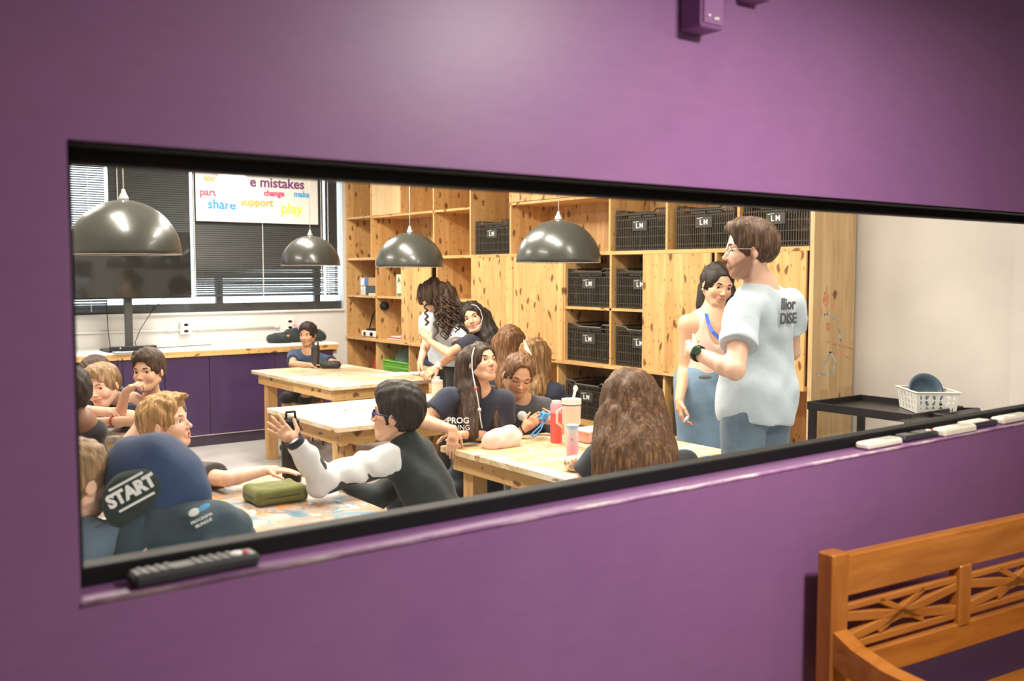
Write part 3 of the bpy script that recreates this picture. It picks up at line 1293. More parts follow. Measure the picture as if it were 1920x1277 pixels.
tag(wall_with_opening(0, .125).build('wall_front', M_PURPLE), kind='structure')
tag(wall_with_opening(.125, .16).build('wall_front_inner', M_WHITEWALL), kind='structure')
m, nt, b = _new('worn_edge_highlight')
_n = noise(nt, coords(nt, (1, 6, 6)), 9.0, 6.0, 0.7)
_r = ramp(nt, _n, [(0.42, (0.34, 0.16, 0.34)), (0.52, (0.50, 0.33, 0.46)), (0.62, (0.72, 0.62, 0.60))])  # pale tones paint the sill edge's highlight as well as chipped paint
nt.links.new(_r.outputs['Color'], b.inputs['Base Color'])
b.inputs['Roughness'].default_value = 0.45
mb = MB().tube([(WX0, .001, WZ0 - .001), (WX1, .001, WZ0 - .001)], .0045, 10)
tag(mb.build('sill_edge_highlight', m, smooth=True), kind='structure')
# observation window: black frame and one long pane
wr_o = bpy.data.objects.new('window_1', None)
wr_o.location = (WX0, .08, WZ0)
COL.objects.link(wr_o)
tag(wr_o, kind='structure')
mb = MB()
f0, f1 = .074, .118
mb.b2((WX0, f0, WZ0), (WX1, f1, WZ0 + .031), .003); mb.b2((WX0, f0, WZ1 - .026), (WX1, f1, WZ1), .003)
mb.b2((WX0, f0, WZ0), (WX0 + .022, f1, WZ1), .003); mb.b2((WX1 - .022, f0, WZ0), (WX1, f1, WZ1), .003)
mb.build('window_frame', M_BLACK, wr_o)
mb = MB().b2((WX0, .012, WZ1 - .004), (WX1, f0, WZ1 - .0005))  # thin black sheet along the underside of the recess top
mb.build('soffit_sheet', M_BLACK, wr_o)
m, nt, b = _new('clear_glass')
tr = N(nt, 'ShaderNodeBsdfTransparent')
tr.inputs[0].default_value = (0.985, 0.99, 0.985, 1)
gl = N(nt, 'ShaderNodeBsdfGlossy')
gl.inputs['Roughness'].default_value = 0.0
gl.inputs['Color'].default_value = (1, 1, 1, 1)
lw = N(nt, 'ShaderNodeLayerWeight')
lw.inputs['Blend'].default_value = 0.5
pw = N(nt, 'ShaderNodeMath', operation='POWER')
pw.inputs[1].default_value = 4.0
nt.links.new(lw.outputs['Facing'], pw.inputs[0])
fr = N(nt, 'ShaderNodeMath', operation='MULTIPLY_ADD')
fr.inputs[1].default_value = 0.5
fr.inputs[2].default_value = 0.022
nt.links.new(pw.outputs[0], fr.inputs[0])
ms = N(nt, 'ShaderNodeMixShader')
nt.links.new(fr.outputs[0], ms.inputs[0]); nt.links.new(tr.outputs[0], ms.inputs[1]); nt.links.new(gl.outputs[0], ms.inputs[2])
nt.links.new(ms.outputs[0], nt.nodes['Material Output'].inputs['Surface'])
M_GLASS = m
MB().b2((WX0 + .015, .094, WZ0 + .02), (WX1 - .015, .100, WZ1 - .02)).build('pane', M_GLASS, wr_o)

tag(MB().b2((-1.2, -4.2, -.1), (7.0, YB + .3, 0)).build('floor', M_CONCRETE), kind='structure')
tag(MB().b2((-1.2, .16, CEIL), (XR + .2, YB + .3, CEIL + .1)).build('ceiling', M_WHITEWALL), kind='structure')
tag(MB().b2((-1.4, .16, 0), (-1.2, YB + .3, CEIL)).build('wall_left', M_WHITEWALL), kind='structure')
mb = MB().b2((XR, .16, 0), (XR + .2, YB + .3, CEIL))
mb.b2((XR - .04, .16, 0), (XR, 1.10, CEIL))
tag(mb.build('wall_right', M_GREYWALL), kind='structure')
# hallway around the camera
M_HALL = plain('hallway_plaster', (0.50, 0.42, 0.36), 0.8, var=0.05, nscale=2)
tag(MB().b2((-1.2, -4.2, 2.8), (7.0, 0, 2.9)).build('ceiling_hall', M_WHITEWALL), kind='structure')
tag(MB().b2((-1.2, -4.3, 0), (7.0, -4.2, 2.8)).build('wall_hall', M_HALL), kind='structure')
tag(MB().b2((-1.4, -4.2, 0), (-1.2, .16, 2.8)).build('wall_hall_left', M_HALL), kind='structure')
tag(MB().b2((7.0, -4.2, 0), (7.1, .16, 2.8)).build('wall_hall_right', plain('dark_hall_end', (0.20, 0.10, 0.10), .8)), kind='structure')

# far wall with the blinded window
VX0, VX1, VZ0, VZ1 = 0.6, 4.885, 1.225, 2.80
mb = MB()
mb.b2((-1.2, YB, 0), (XR, YB + .2, VZ0)); mb.b2((-1.2, YB, VZ1), (XR, YB + .2, CEIL))
mb.b2((-1.2, YB, VZ0), (VX0, YB + .2, VZ1)); mb.b2((VX1, YB, VZ0), (XR, YB + .2, VZ1))
tag(mb.build('wall_back', M_WHITEWALL), kind='structure')
w2 = bpy.data.objects.new('window_2', None)
w2.location = (VX0, YB, VZ0)
COL.objects.link(w2)
tag(w2, kind='structure')
mb = MB()
y0, y1 = YB + .05, YB + .10
mb.b2((VX0, y0, VZ0), (VX1, y1, VZ0 + .085), .004); mb.b2((VX0, y0, VZ1 - .05), (VX1, y1, VZ1), .004)
for x in (VX0 + .03, 1.72, 2.62, 3.52, 4.60):
    mb.b2((x - .035, y0 - .005, VZ0), (x + .035, y1, VZ1), .004)
mb.build('window_frame', M_DARKALU, w2)
MB().b2((VX0, YB - .03, VZ0 - .022), (VX1, YB + .05, VZ0), .004).build('window_sill', M_WHITEPL, w2)
for x in (2.88, 3.84, 4.42):
    mb = MB().b2((x - .02, y0 - .03, VZ0 + .05), (x + .02, y0 - .004, VZ0 + .085), .003)
    mb.bar((x, y0 - .035, VZ0 + .075), (x - .10, y0 - .045, VZ0 + .085), .018, .010, bev=.003)
    mb.build('window_latch', M_DARKALU, w2)
MB().b2((VX0, YB + .07, VZ0), (VX1, YB + .074, VZ1)).build('pane', M_GLASS, w2)

# venetian blinds
M_SLAT = plain('charcoal_blind_slat', (0.045, 0.050, 0.050), 0.5, var=0.1)
M_CORD = plain('white_cord', (0.85, 0.87, 0.9), 0.7)


def blind(x0, x1, z0, label, tilt, cords, y=8.05):
    t = thing('venetian_blind', ((x0 + x1) / 2, y, z0), label, 'blind')
    mb = MB()
    z = z0 + .012
    k = 0
    while z < 2.80:
        a = math.radians(tilt(z))
        w = .0135
        dy, dz = math.cos(a) * w, math.sin(a) * w
        sag = .004 * math.sin(k * 1.7) * (1 if z < z0 + .3 else .2)
        mb.add([(x0, y - dy, z - dz), (x1, y - dy, z - dz + sag), (x1, y + .002, z + .002 + sag), (x0, y + .002, z + .002),
                (x1, y + dy, z + dz + sag), (x0, y + dy, z + dz)], [(0, 1, 2, 3), (3, 2, 4, 5)])
        z += .0215
        k += 1
    mb.build('slats', M_SLAT, t)
    MB().b2((x0, y - .018, 2.80), (x1, y + .018, 2.84), .003).build('head_rail', M_SLAT, t)
    MB().b2((x0, y - .014, z0 - .006), (x1, y + .014, z0 + .006), .003).build('bottom_rail', M_SLAT, t)
    for cx in cords:
        MB().tube([(cx, y - .017, z0), (cx, y - .017, 2.8)], .0035, 6).build('ladder_cord', M_CORD, t)


blind(1.15, 2.40, 1.255, 'dark venetian blind at the left end of the window, reaching lowest', lambda z: 32 if z > 1.8 else 38, (1.5, 2.25))
blind(2.43, 3.19, 1.41, 'dark closed venetian blind behind the black television', lambda z: 62, (2.51,))
blind(3.22, 4.61, 1.385, 'wide dark venetian blind hanging behind the white word poster', lambda z: 68 if z > 1.75 else 68 - (1.75 - z) * 95, (3.225, 3.926, 4.58))
blind(4.635, 4.775, 1.385, 'narrow dark venetian blind beside the wood shelving', lambda z: 60 if z > 1.75 else 32, (4.66,))

# poster with words
pt = thing('word_poster', (3.9, 8.0, 2.12), 'white poster of colourful words hanging over the dark blind', 'poster')
MB().b2((3.235, 8.000, 2.125), (4.53, 8.006, 2.74)).build('poster_sheet', plain('poster_white', (0.80, 0.80, 0.80), .5, var=.01), pt)
for txt, px, py, sz, c, rot in (
        ('tool us', 405, 335, .085, (0.90, 0.42, 0.12), 0), ('make mistakes', 500, 343, .140, (0.17, 0.05, 0.20), -2),
        ('partic', 396, 361, .100, (0.85, 0.10, 0.20), 0), ('change', 514, 363, .080, (0.80, 0.08, 0.22), 0),
        ('make', 566, 365, .085, (0.08, 0.42, 0.78), 0), ('share', 416, 384, .130, (0.03, 0.30, 0.72), 0),
        ('support', 482, 380, .108, (0.95, 0.42, 0.10), 0), ('play', 547, 392, .150, (0.72, 0.80, 0.10), 0)):
    p = PY(px, py, 7.998)
    text_mesh(txt, sz, plain('ink_%s' % txt.replace(' ', '_'), c, .5, var=.02), 'word_' + txt.split()[0], pt, frame(p, (1, 0, 0), (0, 0, 1)), bold=.0035)

# conduit and sockets under the window
t = thing('electrical_conduit', (2.0, 8.12, 1.055), 'grey-white electrical pipe running along the wall under the window', 'pipe')
MB().tube([(0.8, 8.12, 1.06), (4.12, 8.12, 1.052)], .011, 10).build('pipe', M_WHITEPL, t, smooth=True)
for (a, b) in ((2.95, 3.02), (3.26, 3.33), (4.08, 4.13)):
    MB().tube([(a, 8.12, 1.055), (b, 8.12, 1.055)], .017, 10).build('pipe_coupling', M_WHITEPL, t, smooth=True)
for x, lab in ((3.14, 'white double power socket box on the wall above the counter, between television and boy'),
               (4.235, 'white double power socket box on the wall behind the seated boy near the shelving')):
    s_ = thing('power_socket', (x, 8.12, 1.07), lab, 'socket', None)
    MB().b2((x - .055, 8.085, 1.010), (x + .055, 8.14, 1.135), .006).build('socket_box', M_WHITEPL, s_)
    for dz in (.035, -.028):
        MB().ball((x, 8.085, 1.070 + dz), (.024, .004, .014), 14, 8).build('outlet', M_BLACK, s_, smooth=True)

# counter along the far wall
CY0 = 7.42
ct = thing('worktop', (2.8, CY0, .87), 'long white worktop with a timber front edge under the window', 'countertop')
MB().b2((0.7, CY0 - .02, .895), (4.45, 8.12, .912), .002).build('top_surface', plain('white_laminate', (0.86, 0.85, 0.83), .35, var=.02), ct)
MB().b2((0.7, CY0 - .02, .845), (4.45, CY0 + .02, .895), .003).build('front_edge', M_PINE_X, ct)
MB().b2((4.41, CY0 + .02, .80), (4.45, 8.12, .895), .003).build('end_edge', M_PINE_V, ct)
labs = ['purple floor cabinet at the left end of the counter, behind the boys',
        'purple floor cabinet under the television stand',
        'purple floor cabinet in the middle of the counter, with a few white scuffs',
        'purple floor cabinet beside the far work table leg',
        'purple floor cabinet at the right end of the counter, behind the seated boy']
xs = [0.72, 1.49, 2.31, 3.13, 3.78, 4.40]
for k in range(5):
    a, b = xs[k], xs[k + 1]
    t = thing('floor_cabinet', ((a + b) / 2, CY0, 0), labs[k], 'cabinet', 'floor cabinets under the white worktop')
    MB().b2((a, CY0 + .02, .10), (b, 8.10, .845)).build('carcass', M_PURPLE_DOOR, t)
    n = 2 if b - a > .7 else 1
    for q in range(n):
        x0, x1 = a + (b - a) * q / n, a + (b - a) * (q + 1) / n
        MB().b2((x0 + .003, CY0, .105), (x1 - .003, CY0 + .018, .84), .002).build('door', M_PURPLE_DOOR, t)
    MB().b2((a, CY0 + .01, 0), (b, CY0 + .04, .10)).build('plinth', plain('dark_plinth', (0.035, 0.022, 0.045), .5), t)
    MB().b2((a, CY0 - .002, .098), (b, CY0 + .004, .104)).build('bottom_edge', plain('bare_board_edge', (0.5, 0.42, 0.40), .6), t)

# television on its stand
tv = thing('television', (2.49, 7.5, 1.39), 'black flat television on a black stand in front of the blinds', 'television')
MB().b2((1.985, 7.50, 1.385), (3.005, 7.54, 1.985), .006).build('bezel', M_BLACK, tv)
MB().b2((1.995, 7.497, 1.397), (2.995, 7.502, 1.975)).build('screen', plain('black_glossy_screen', (0.012, 0.013, 0.012), .08, coat=.5), tv)
MB().b2((2.30, 7.54, 1.50), (2.70, 7.58, 1.90), .01).build('rear_housing', M_BLACK, tv)
st = thing('television_stand', (2.47, 7.56, .912), 'black column stand holding the television on the white worktop', 'stand')
MB().b2((2.43, 7.585, .93), (2.495, 7.625, 1.70), .004).build('column', plain('dark_grey_metal', (0.07, 0.075, 0.075), .4, metal=.4), st)
MB().b2((2.25, 7.46, .914), (2.66, 7.80, .932), .008).build('base_plate', M_BLACKMET, st)
MB().b2((2.25, 7.44, .932), (2.66, 7.47, .965), .006).build('shelf_lip', M_BLACKMET, st)
for x in (2.34, 2.55):
    MB().ball((x, 7.438, .95), .007, 8, 6).build('screw', M_METAL, st, smooth=True)
lp = thing('laptop', (2.47, 7.41, .90), 'closed silver laptop lying under the television stand at the worktop edge', 'laptop')
MB().b2((2.27, 7.36, .913), (2.62, 7.45, .926), .004).build('laptop_body', plain('silver_blue', (0.55, 0.64, 0.74), .3, metal=.3), lp)
MB().tube([(2.33, 7.375, .930), (2.50, 7.385, .930)], .006, 8).build('pen', M_BLACK, lp, smooth=True)
for pts, lab in (([(2.36, 7.93, 1.36), (2.37, 7.95, 1.1), (2.35, 7.8, .92), (2.34, 7.45, .92), (2.345, 7.39, .85), (2.345, 7.385, .5)], 'thin black cable hanging from the television down over the cabinets, left of the stand'),
                 ([(2.80, 7.56, 1.42), (2.68, 7.62, 1.27), (2.58, 7.66, 1.10), (2.53, 7.66, .98), (2.56, 7.70, .916), (3.3, 7.85, .916)], 'thin black cable looping behind the stand and across the white worktop')):
    pp = []
    for i in range(len(pts) - 1):
        for q in range(6):
            pp.append(np.array(pts[i]) * (1 - q / 6) + np.array(pts[i + 1]) * q / 6)
    pp.append(np.array(pts[-1]))
    o = MB().tube(pp, .0035, 6).build('cable', M_BLACK, smooth=True, origin=pts[0])
    tag(o, lab, 'cable')
# backpack on the counter
t = thing('backpack', (4.14, 7.75, .912), 'dark backpack with pink trim on the worktop behind the seated boy', 'bag')
F = Field(vec(3.75, 7.5, .88), vec(4.6, 8.1, 1.25), .009)
F.ell((3.98, 7.76, .95), (.14, .12, .06)); F.ell((4.20, 7.78, .97), (.20, .13, .085), None, .04); F.ell((4.38, 7.78, .96), (.11, .12, .07), None, .04)
F.plane((0, 0, .914), (0, 0, -1)); F.displace(wr(.006, 1.5, 2))
Pm, Q = F.mesh()
np_object('bag_body', Pm, Q, cloth('dark_teal_black', (0.018, 0.028, 0.03)), t)
MB().tube([(4.10, 7.70, 1.09), (4.12, 7.66, 1.08), (4.15, 7.64, 1.03), (4.2, 7.64, 1.0)], .011, 8).build('strap', plain('pink_strap', (0.80, 0.25, 0.35), .6), t, smooth=True)
MB().ball((4.02, 7.65, .985), (.018, .01, .012), 8, 6).build('patch', plain('orange_patch', (0.7, 0.2, 0.08), .6), t, smooth=True)

# ------------------------------------------------------------------ pine shelving along the right wall
SX = 4.92
TH = .020
sh = thing('shelving_unit', (SX, 2.10, 0), 'tall knotty pine shelving wall with cubbyholes and sliding doors', 'shelving')
SB = SX + .42


def vpan(y, z0, z1, name='divider', x0=SX, th=TH):
    MB().b2((x0, y - th / 2, z0), (SB, y + th / 2, z1)).build(name, M_PINE_V, sh)


def hpan(z, y0, y1, name='shelf_board', x0=SX, th=TH):
    MB().b2((x0, y0, z - th / 2), (SB, y1, z + th / 2)).build(name, M_PINE_H, sh)


MB().b2((SB - .012, 2.12, .0), (SB, 8.13, 2.95)).build('back_panel', M_PINE_BACK, sh)
MB().b2((SX, 2.085, 0), (SB, 2.115, 2.95)).build('side_panel', wood('pine_painted_end', 'Z', (0.74, 0.55, 0.32), (0.60, 0.40, 0.20), 0.06,
         spatter=[((0.55, 0.18, 0.10), 6.0, 0.70, 0.74), ((0.35, 0.48, 0.50), 7.0, 0.72, 0.75)]), sh)
MB().b2((SX, 8.11, 0), (SB, 8.135, 2.95)).build('side_panel', M_PINE_V, sh)
hpan(2.94, 2.12, 8.11)
hpan(1.765, 2.12, 8.11, th=.026)
hpan(.915, 2.12, 8.11, x0=SX - .03, th=.026)
hpan(.455, 2.12, 8.11, th=.04)
MB().b2((SX + .02, 2.12, .36), (SX + .045, 8.11, .435)).build('plinth_board', M_PINE_H, sh)
MB().b2((SX + .10, 2.12, .0), (SX + .12, 8.11, .36)).build('plinth_board', M_PINE_BACK, sh)
# upper rows
hpan(2.195, 5.73, 7.56); hpan(2.205, 7.57, 8.11)
hpan(2.195, 3.885, 5.12)
for y, z0, z1 in ((7.56, 1.778, 2.93), (6.955, 2.205, 2.93), (6.335, 1.778, 2.93), (5.72, 1.778, 2.93), (5.12, 1.778, 2.93),
                  (3.885, 1.778, 2.93), (3.30, 1.778, 2.93), (2.665, 1.778, 2.93)):
    vpan(y, z0, z1)
MB().b2((SX + .003, 5.14, 2.21), (SX + .02, 4.50, 2.92)).build('door', M_PINE_V, sh)
MB().b2((SX + .003, 4.49, 2.21), (SX + .02, 3.90, 2.92)).build('door', M_PINE_V, sh)
MB().b2((SX + .003, 7.545, 2.21), (SX + .02, 6.97, 2.92)).build('door', wood('pine_pale', 'Z', (0.80, 0.60, 0.36), (0.70, 0.48, 0.25), .15), sh)
# middle row
for y in (7.467, 6.92, 6.28, 5.68, 4.405, 3.87, 2.85):
    vpan(y, .928, 1.752)
hpan(1.365, 6.92, 8.11); hpan(1.365, 5.69, 6.27); hpan(1.345, 2.12, 4.40)
for y0, y1, x in ((6.36, 6.92, 0), (5.065, 5.685, 0), (4.41, 5.06, .004), (2.88, 3.515, 0), (2.13, 2.74, .004)):
    MB().b2((SX - .018 + x, y0, .905), (SX - .001 + x, y1, 1.75), .002).build('door', M_PINE_V, sh)
# lower row
for y in (7.467, 6.80, 6.05, 5.25, 4.485, 3.31, 2.7):
    vpan(y, .475, .90)
# drawings on the end panel
for nm, col, pts, r in (
        ('paint_stroke', (0.46, 0.50, 0.46), [(1552, 600), (1545, 590), (1556, 588), (1570, 600), (1576, 640), (1580, 628), (1586, 622)], .006),
        ('paint_stroke', (0.46, 0.50, 0.46), [(1545, 690), (1556, 660), (1566, 675), (1562, 698), (1545, 703), (1530, 702)], .007),
        ('paint_stroke', (0.66, 0.32, 0.18), [(1548, 640), (1560, 645), (1580, 648), (1600, 655)], .004),
        ('paint_stroke', (0.66, 0.32, 0.18), [(1553, 660), (1575, 662), (1592, 672)], .004),
        ('paint_stroke', (0.30, 0.15, 0.10), [(1550, 535), (1549, 565), (1551, 590)], .0015)):
    pp = [PY(x, y, 2.086) for x, y in pts]
    mb = MB()
    for a, b in zip(pp[:-1], pp[1:]):
        a2, b2 = a.copy(), b.copy()
        a2[1] = b2[1] = 2.0845
        mb.bar(a2, b2, .001, r * 2, up=(0, 0, 1)) if abs((b2 - a2)[2]) < abs((b2 - a2)[0]) else mb.bar(a2, b2, r * 2, .001, up=(0, 1, 0))
    mb.build(nm, plain('stroke_%d' % int(col[0] * 100), col, .8, var=.4, nscale=40), sh)
for (x, y, rx, rz) in ((1549, 560, .030, .045), (1563, 572, .018, .02), (1540, 585, .015, .02), (1553, 612, .022, .03)):
    p = PY(x, y, 2.0845)
    p[1] = 2.0846
    MB().ball(p, (rx, .0012, rz), 14, 8).build('paint_smudge', plain('smudge_red', (0.66, 0.30, 0.16), .8, var=.3, nscale=40), sh, smooth=True)

# crates
M_CRATE = plain('black_crate_plastic', (0.045, 0.038, 0.028), 0.38, var=0.2)
M_LM = plain('white_lettering', (0.82, 0.82, 0.80), 0.6)


def crate_mesh():
    mb = MB()
    LY, LX, HZ = .50, .34, .292
    mb.b2((0, -LY / 2, 0), (LX, LY / 2, .012))
    for z, w in ((.035, .006), (.10, .006), (.165, .006), (.225, .006), (.262, .008)):
        mb.b2((-.004, -LY / 2, z - w / 2), (.004, LY / 2, z + w / 2)); mb.b2((LX - .004, -LY / 2, z - w / 2), (LX + .004, LY / 2, z + w / 2))
        for sy in (-1, 1):
            mb.b2((0, sy * LY / 2 - .004, z - w / 2), (LX, sy * LY / 2 + .004, z + w / 2))
    n = 26
    for k in range(n + 1):
        y = -LY / 2 + LY * k / n
        big = k % 13 == 0
        w = .010 if big else .0065
        top = HZ if (k < 4 or k > n - 4) else HZ - .022
        for x in (0, LX):
            mb.b2((x - .003, y - w / 2, .0), (x + .003, y + w / 2, top if big or k < 4 or k > n - 4 else .235))
    for k in range(17):
        x = LX * k / 16
        for sy in (-1, 1):
            mb.b2((x - .004, sy * LY / 2 - .003, 0), (x + .004, sy * LY / 2 + .003, .27))
    # rim with a dip in the middle
    for x in (0, LX):
        pr = [(-LY / 2, HZ), (-LY / 2 + .09, HZ), (-LY / 2 + .12, HZ - .022), (LY / 2 - .12, HZ - .022), (LY / 2 - .09, HZ), (LY / 2, HZ)]
        mb.tube([(x, a, b) for a, b in pr], .006, 6)
    for sy in (-1, 1):
        mb.tube([(0, sy * LY / 2, HZ), (LX, sy * LY / 2, HZ)], .006, 6)
    # dark panels behind the ribs
    for x in (.010, LX - .010):
        mb.b2((x - .001, -LY / 2 + .004, .045), (x + .001, LY / 2 - .004, .215)) if False else None
        mb.b2((x - .001, -LY / 2 + .12, .24), (x + .001, LY / 2 - .12, .262))
    return mb


CR = thing('crate', (0, 0, 0), 'x', 'crate')
crate_mesh().build('lattice_body', M_CRATE, CR)
MB().b2((-.012, -.075, .140), (-.003, .075, .215), .003).build('label_plate', plain('crate_plate', (0.05, 0.045, 0.04), .5), CR)
for _c, _y in (('L', .020), ('M', -.022)):
    text_mesh(_c, .050, M_LM, 'letter', CR, frame((-.0135, _y, .176), (0, -1, 0), (0, 0, 1)), bold=.001)
MB().bar((-.0145, .055, .203), (-.0145, .005, .209), .001, .003, up=(0, 0, 1)).build('scratch_mark', M_LM, CR)
CRATES = [
    (5.42, 1.779, 'dark plastic crate marked LM alone in a tall cubbyhole, leftmost of all'),
    (3.59, 1.779, 'black plastic crate marked LM on the top shelf right of the rightmost hanging lamp'),
    (2.98, 1.779, 'black plastic crate with smudged LM on the top shelf, left of the standing man'),
    (2.39, 1.779, 'black plastic crate marked LM on the top shelf, directly behind the standing man'),
    (4.14, 1.356, 'black plastic crate marked LM on the upper middle shelf, just under the rightmost hanging lamp'),
    (3.58, 1.356, 'black plastic crate on the upper middle shelf, half hidden by a sliding door'),
    (4.14, .929, 'black plastic crate marked LM on the lower middle shelf, above the bottom shelf'),
    (3.58, .929, 'black plastic crate on the lower middle shelf, half hidden by the sliding door'),
    (4.16, .476, 'black plastic crate marked L M on the bottom shelf behind the white tumbler'),
    (3.62, .476, 'black plastic crate on the bottom shelf behind the long-haired girl in front'),
    (2.99, .476, 'black plastic crate on the bottom shelf behind the woman in the denim skirt'),
]
for k, (y, z, lab) in enumerate(CRATES):
    c = CR if k == 0 else copy_tree(CR)
    c.location = (SX + .03, y, z)
    tag(c, lab, 'crate', 'black plastic crates in the pine shelving')

# things in the cubbyholes
M_RED = plain('red_plastic', (0.62, 0.03, 0.04), .35)
M_GREEN = plain('green_basket_plastic', (0.20, 0.55, 0.08), .4)


def tbox(name, lo, hi, mat, label, cat, bev=.003, group=None):
    t = thing(name, ((lo[0] + hi[0]) / 2, (lo[1] + hi[1]) / 2, lo[2]), label, cat, group)
    MB().b2(lo, hi, bev).build('box_body', mat, t)
    return t


t = tbox('cardboard_box', (5.0, 7.50, 1.477), (5.2, 7.95, 1.566), plain('kraft', (0.52, 0.30, 0.15), .8), 'flat brown box with a white and blue end on the upper left shelf', 'box')
MB().b2((4.996, 7.86, 1.479), (5.0, 7.948, 1.564)).build('end_label', plain('print_white_pink', (0.75, 0.62, 0.68), .6, var=.3, nscale=40), t)
MB().b2((4.996, 7.78, 1.479), (5.0, 7.86, 1.564)).build('end_band', plain('print_blue', (0.05, 0.16, 0.38), .6), t)
t = tbox('storage_box', (5.0, 7.50, 1.376), (5.2, 7.95, 1.475), plain('box_dark_green', (0.03, 0.05, 0.045), .6), 'dark box with a patterned white end under the flat brown box', 'box')
MB().b2((4.996, 7.84, 1.378), (5.0, 7.948, 1.472)).build('end_label', plain('print_white_grey', (0.62, 0.60, 0.58), .6, var=.5, nscale=60), t)
tag(MB().b2((4.96, 7.50, 1.376), (5.0, 7.70, 1.392)).b2((4.95, 7.55, 1.392), (5.0, 7.68, 1.40)).build('paper_stack', M_WHITEPL, origin=(4.97, 7.6, 1.376)),
    'small stack of white paper in front of the dark box', 'paper')
t = tbox('carton', (4.97, 6.945, 1.376), (5.2, 7.13, 1.60), plain('carton_cream', (0.74, 0.66, 0.52), .7), 'cream carton with green letters on the shelf beside a pine door', 'box')
text_mesh('A P', .085, plain('green_print', (0.04, 0.22, 0.12), .6), 'lettering', t, frame((4.968, 7.04, 1.54), (0, -1, 0), (0, 0, 1)), bold=.002)
MB().b2((4.967, 6.965, 1.385), (4.97, 7.11, 1.41)).build('printed_band', MATS['green_print'], t)
# record-player like device with a gooseneck lamp
t = thing('microscope', (5.1, 7.7, .93), 'white tabletop device with a black gooseneck lamp on the middle left shelf', 'device')
MB().b2((4.95, 7.50, .932), (5.2, 7.86, 1.00), .012).build('base', M_WHITEPL, t)
MB().b2((4.945, 7.60, .945), (4.952, 7.66, .985), .002).b2((4.945, 7.76, .945), (4.952, 7.80, .985), .002).build('control_panel', M_BLACK, t)
MB().b2((4.97, 7.5, 1.0), (5.18, 7.78, 1.02), .004).build('stage', M_BLACK, t)
MB().b2((5.08, 7.50, 1.02), (5.14, 7.56, 1.36), .006).build('column', M_BLACK, t)
pp = [np.array((5.0, 7.76 - .26 * (q / 14), 1.02 + .26 * math.sin(PI / 2 * q / 14) ** .8)) for q in range(15)]
MB().tube(pp, .008, 8).build('gooseneck', M_BLACK, t, smooth=True)
MB().ball((5.0, 7.43, 1.27), (.05, .055, .045), 16, 10).build('lamp_head', M_BLACK, t, smooth=True)
t = thing('book_stack', (5.05, 7.15, .93), 'red and white booklets lying flat beside the device on the middle shelf', 'books')
for k, (c, zz) in enumerate((((0.75, 0.72, 0.70), .932), ((0.60, 0.06, 0.08), .945), ((0.78, 0.70, 0.70), .957))):
    MB().b2((4.96, 7.0 + .02 * k, zz), (5.15, 7.30 - .03 * k, zz + .011), .002).build('booklet', plain('booklet_%d' % k, c, .6), t)
MB().b2((4.97, 6.95, .932), (5.1, 7.0, .975), .004).build('white_card', M_WHITEPL, t)
t = thing('gift_bag', (5.1, 7.62, .476), 'red paper bag on the lower left shelf', 'bag')
mb = MB()
mb.add([(4.99, 7.49, .477), (5.15, 7.49, .477), (5.15, 7.72, .477), (4.99, 7.72, .477), (5.03, 7.51, .80), (5.09, 7.51, .80), (5.09, 7.66, .83), (5.03, 7.66, .83)],
       [(0, 1, 2, 3), (0, 4, 5, 1), (1, 5, 6, 2), (2, 6, 7, 3), (3, 7, 4, 0), (4, 7, 6, 5)])
mb.build('bag_body', M_RED, t)
MB().tube([(5.03, 7.53, .80), (5.0, 7.56, .86), (5.0, 7.62, .86), (5.03, 7.65, .82)], .004, 6).build('handle', M_RED, t, smooth=True)
t = thing('laundry_basket', (5.1, 7.15, .476), 'bright green plastic basket with a dark cloth on the lower shelf', 'basket')
mb = MB()
bx0, bx1, by0, by1, bz0, bz1 = 4.97, 5.25, 6.90, 7.40, .477, .70
for k in range(15):
    y = by0 + (by1 - by0) * k / 14
    mb.b2((bx0 - .003, y - .006, bz0), (bx0 + .003, y + .006, bz1))
for k in range(9):
    x = bx0 + (bx1 - bx0) * k / 8
    for y in (by0, by1):
        mb.b2((x - .006, y - .003, bz0), (x + .006, y + .003, bz1))
for z, w in ((bz0 + .03, .03), (bz0 + .10, .012), (bz0 + .17, .012), (bz1 - .01, .03)):
    mb.b2((bx0 - .004, by0, z - w / 2), (bx0 + .004, by1, z + w / 2))
    for y in (by0, by1):
        mb.b2((bx0, y - .004, z - w / 2), (bx1, y + .004, z + w / 2))
mb.b2((bx0 - .02, by0 - .015, bz1), (bx0 + .006, by1 + .015, bz1 + .012), .003)
mb.b2((bx0, by0 - .02, bz1), (bx1, by0 + .006, bz1 + .012), .003).b2((bx0, by1 - .006, bz1), (bx1, by1 + .02, bz1 + .012), .003)
mb.b2((bx1 - .006, by0, bz0), (bx1, by1, bz1)).b2((bx0, by0, bz0), (bx1, by1, bz0 + .006))
mb.build('basket_body', M_GREEN, t)
F = Field(vec(4.95, 6.9, .6), vec(5.3, 7.4, .95), .009)
F.ell((5.12, 7.10, .74), (.10, .14, .13)); F.ell((5.10, 7.22, .70), (.09, .10, .12), None, .04); F.displace(wr(.010, 1.6, 3))
Pm, Q = F.mesh()
np_object('cloth', Pm, Q, cloth('dark_green_plastic', (0.10, 0.16, 0.13)), t)
t = thing('fire_extinguisher', (5.0, 6.86, .476), 'slim red bottle standing beside the green basket', 'bottle')
MB().lathe([(.0, .477), (.035, .477), (.035, .66), (.02, .70), (.012, .74), (.012, .78), (0, .78)], (5.0, 6.86, 0), 16).build('bottle_body', M_RED, t, smooth=True)
tag(MB().b2((5.0, 6.42, .477), (5.25, 6.70, .70), .004).build('cardboard_box', plain('kraft2', (0.60, 0.42, 0.26), .8), origin=(5.1, 6.56, .477)),
    'brown cardboard box on the bottom shelf behind the curly-haired woman', 'box')
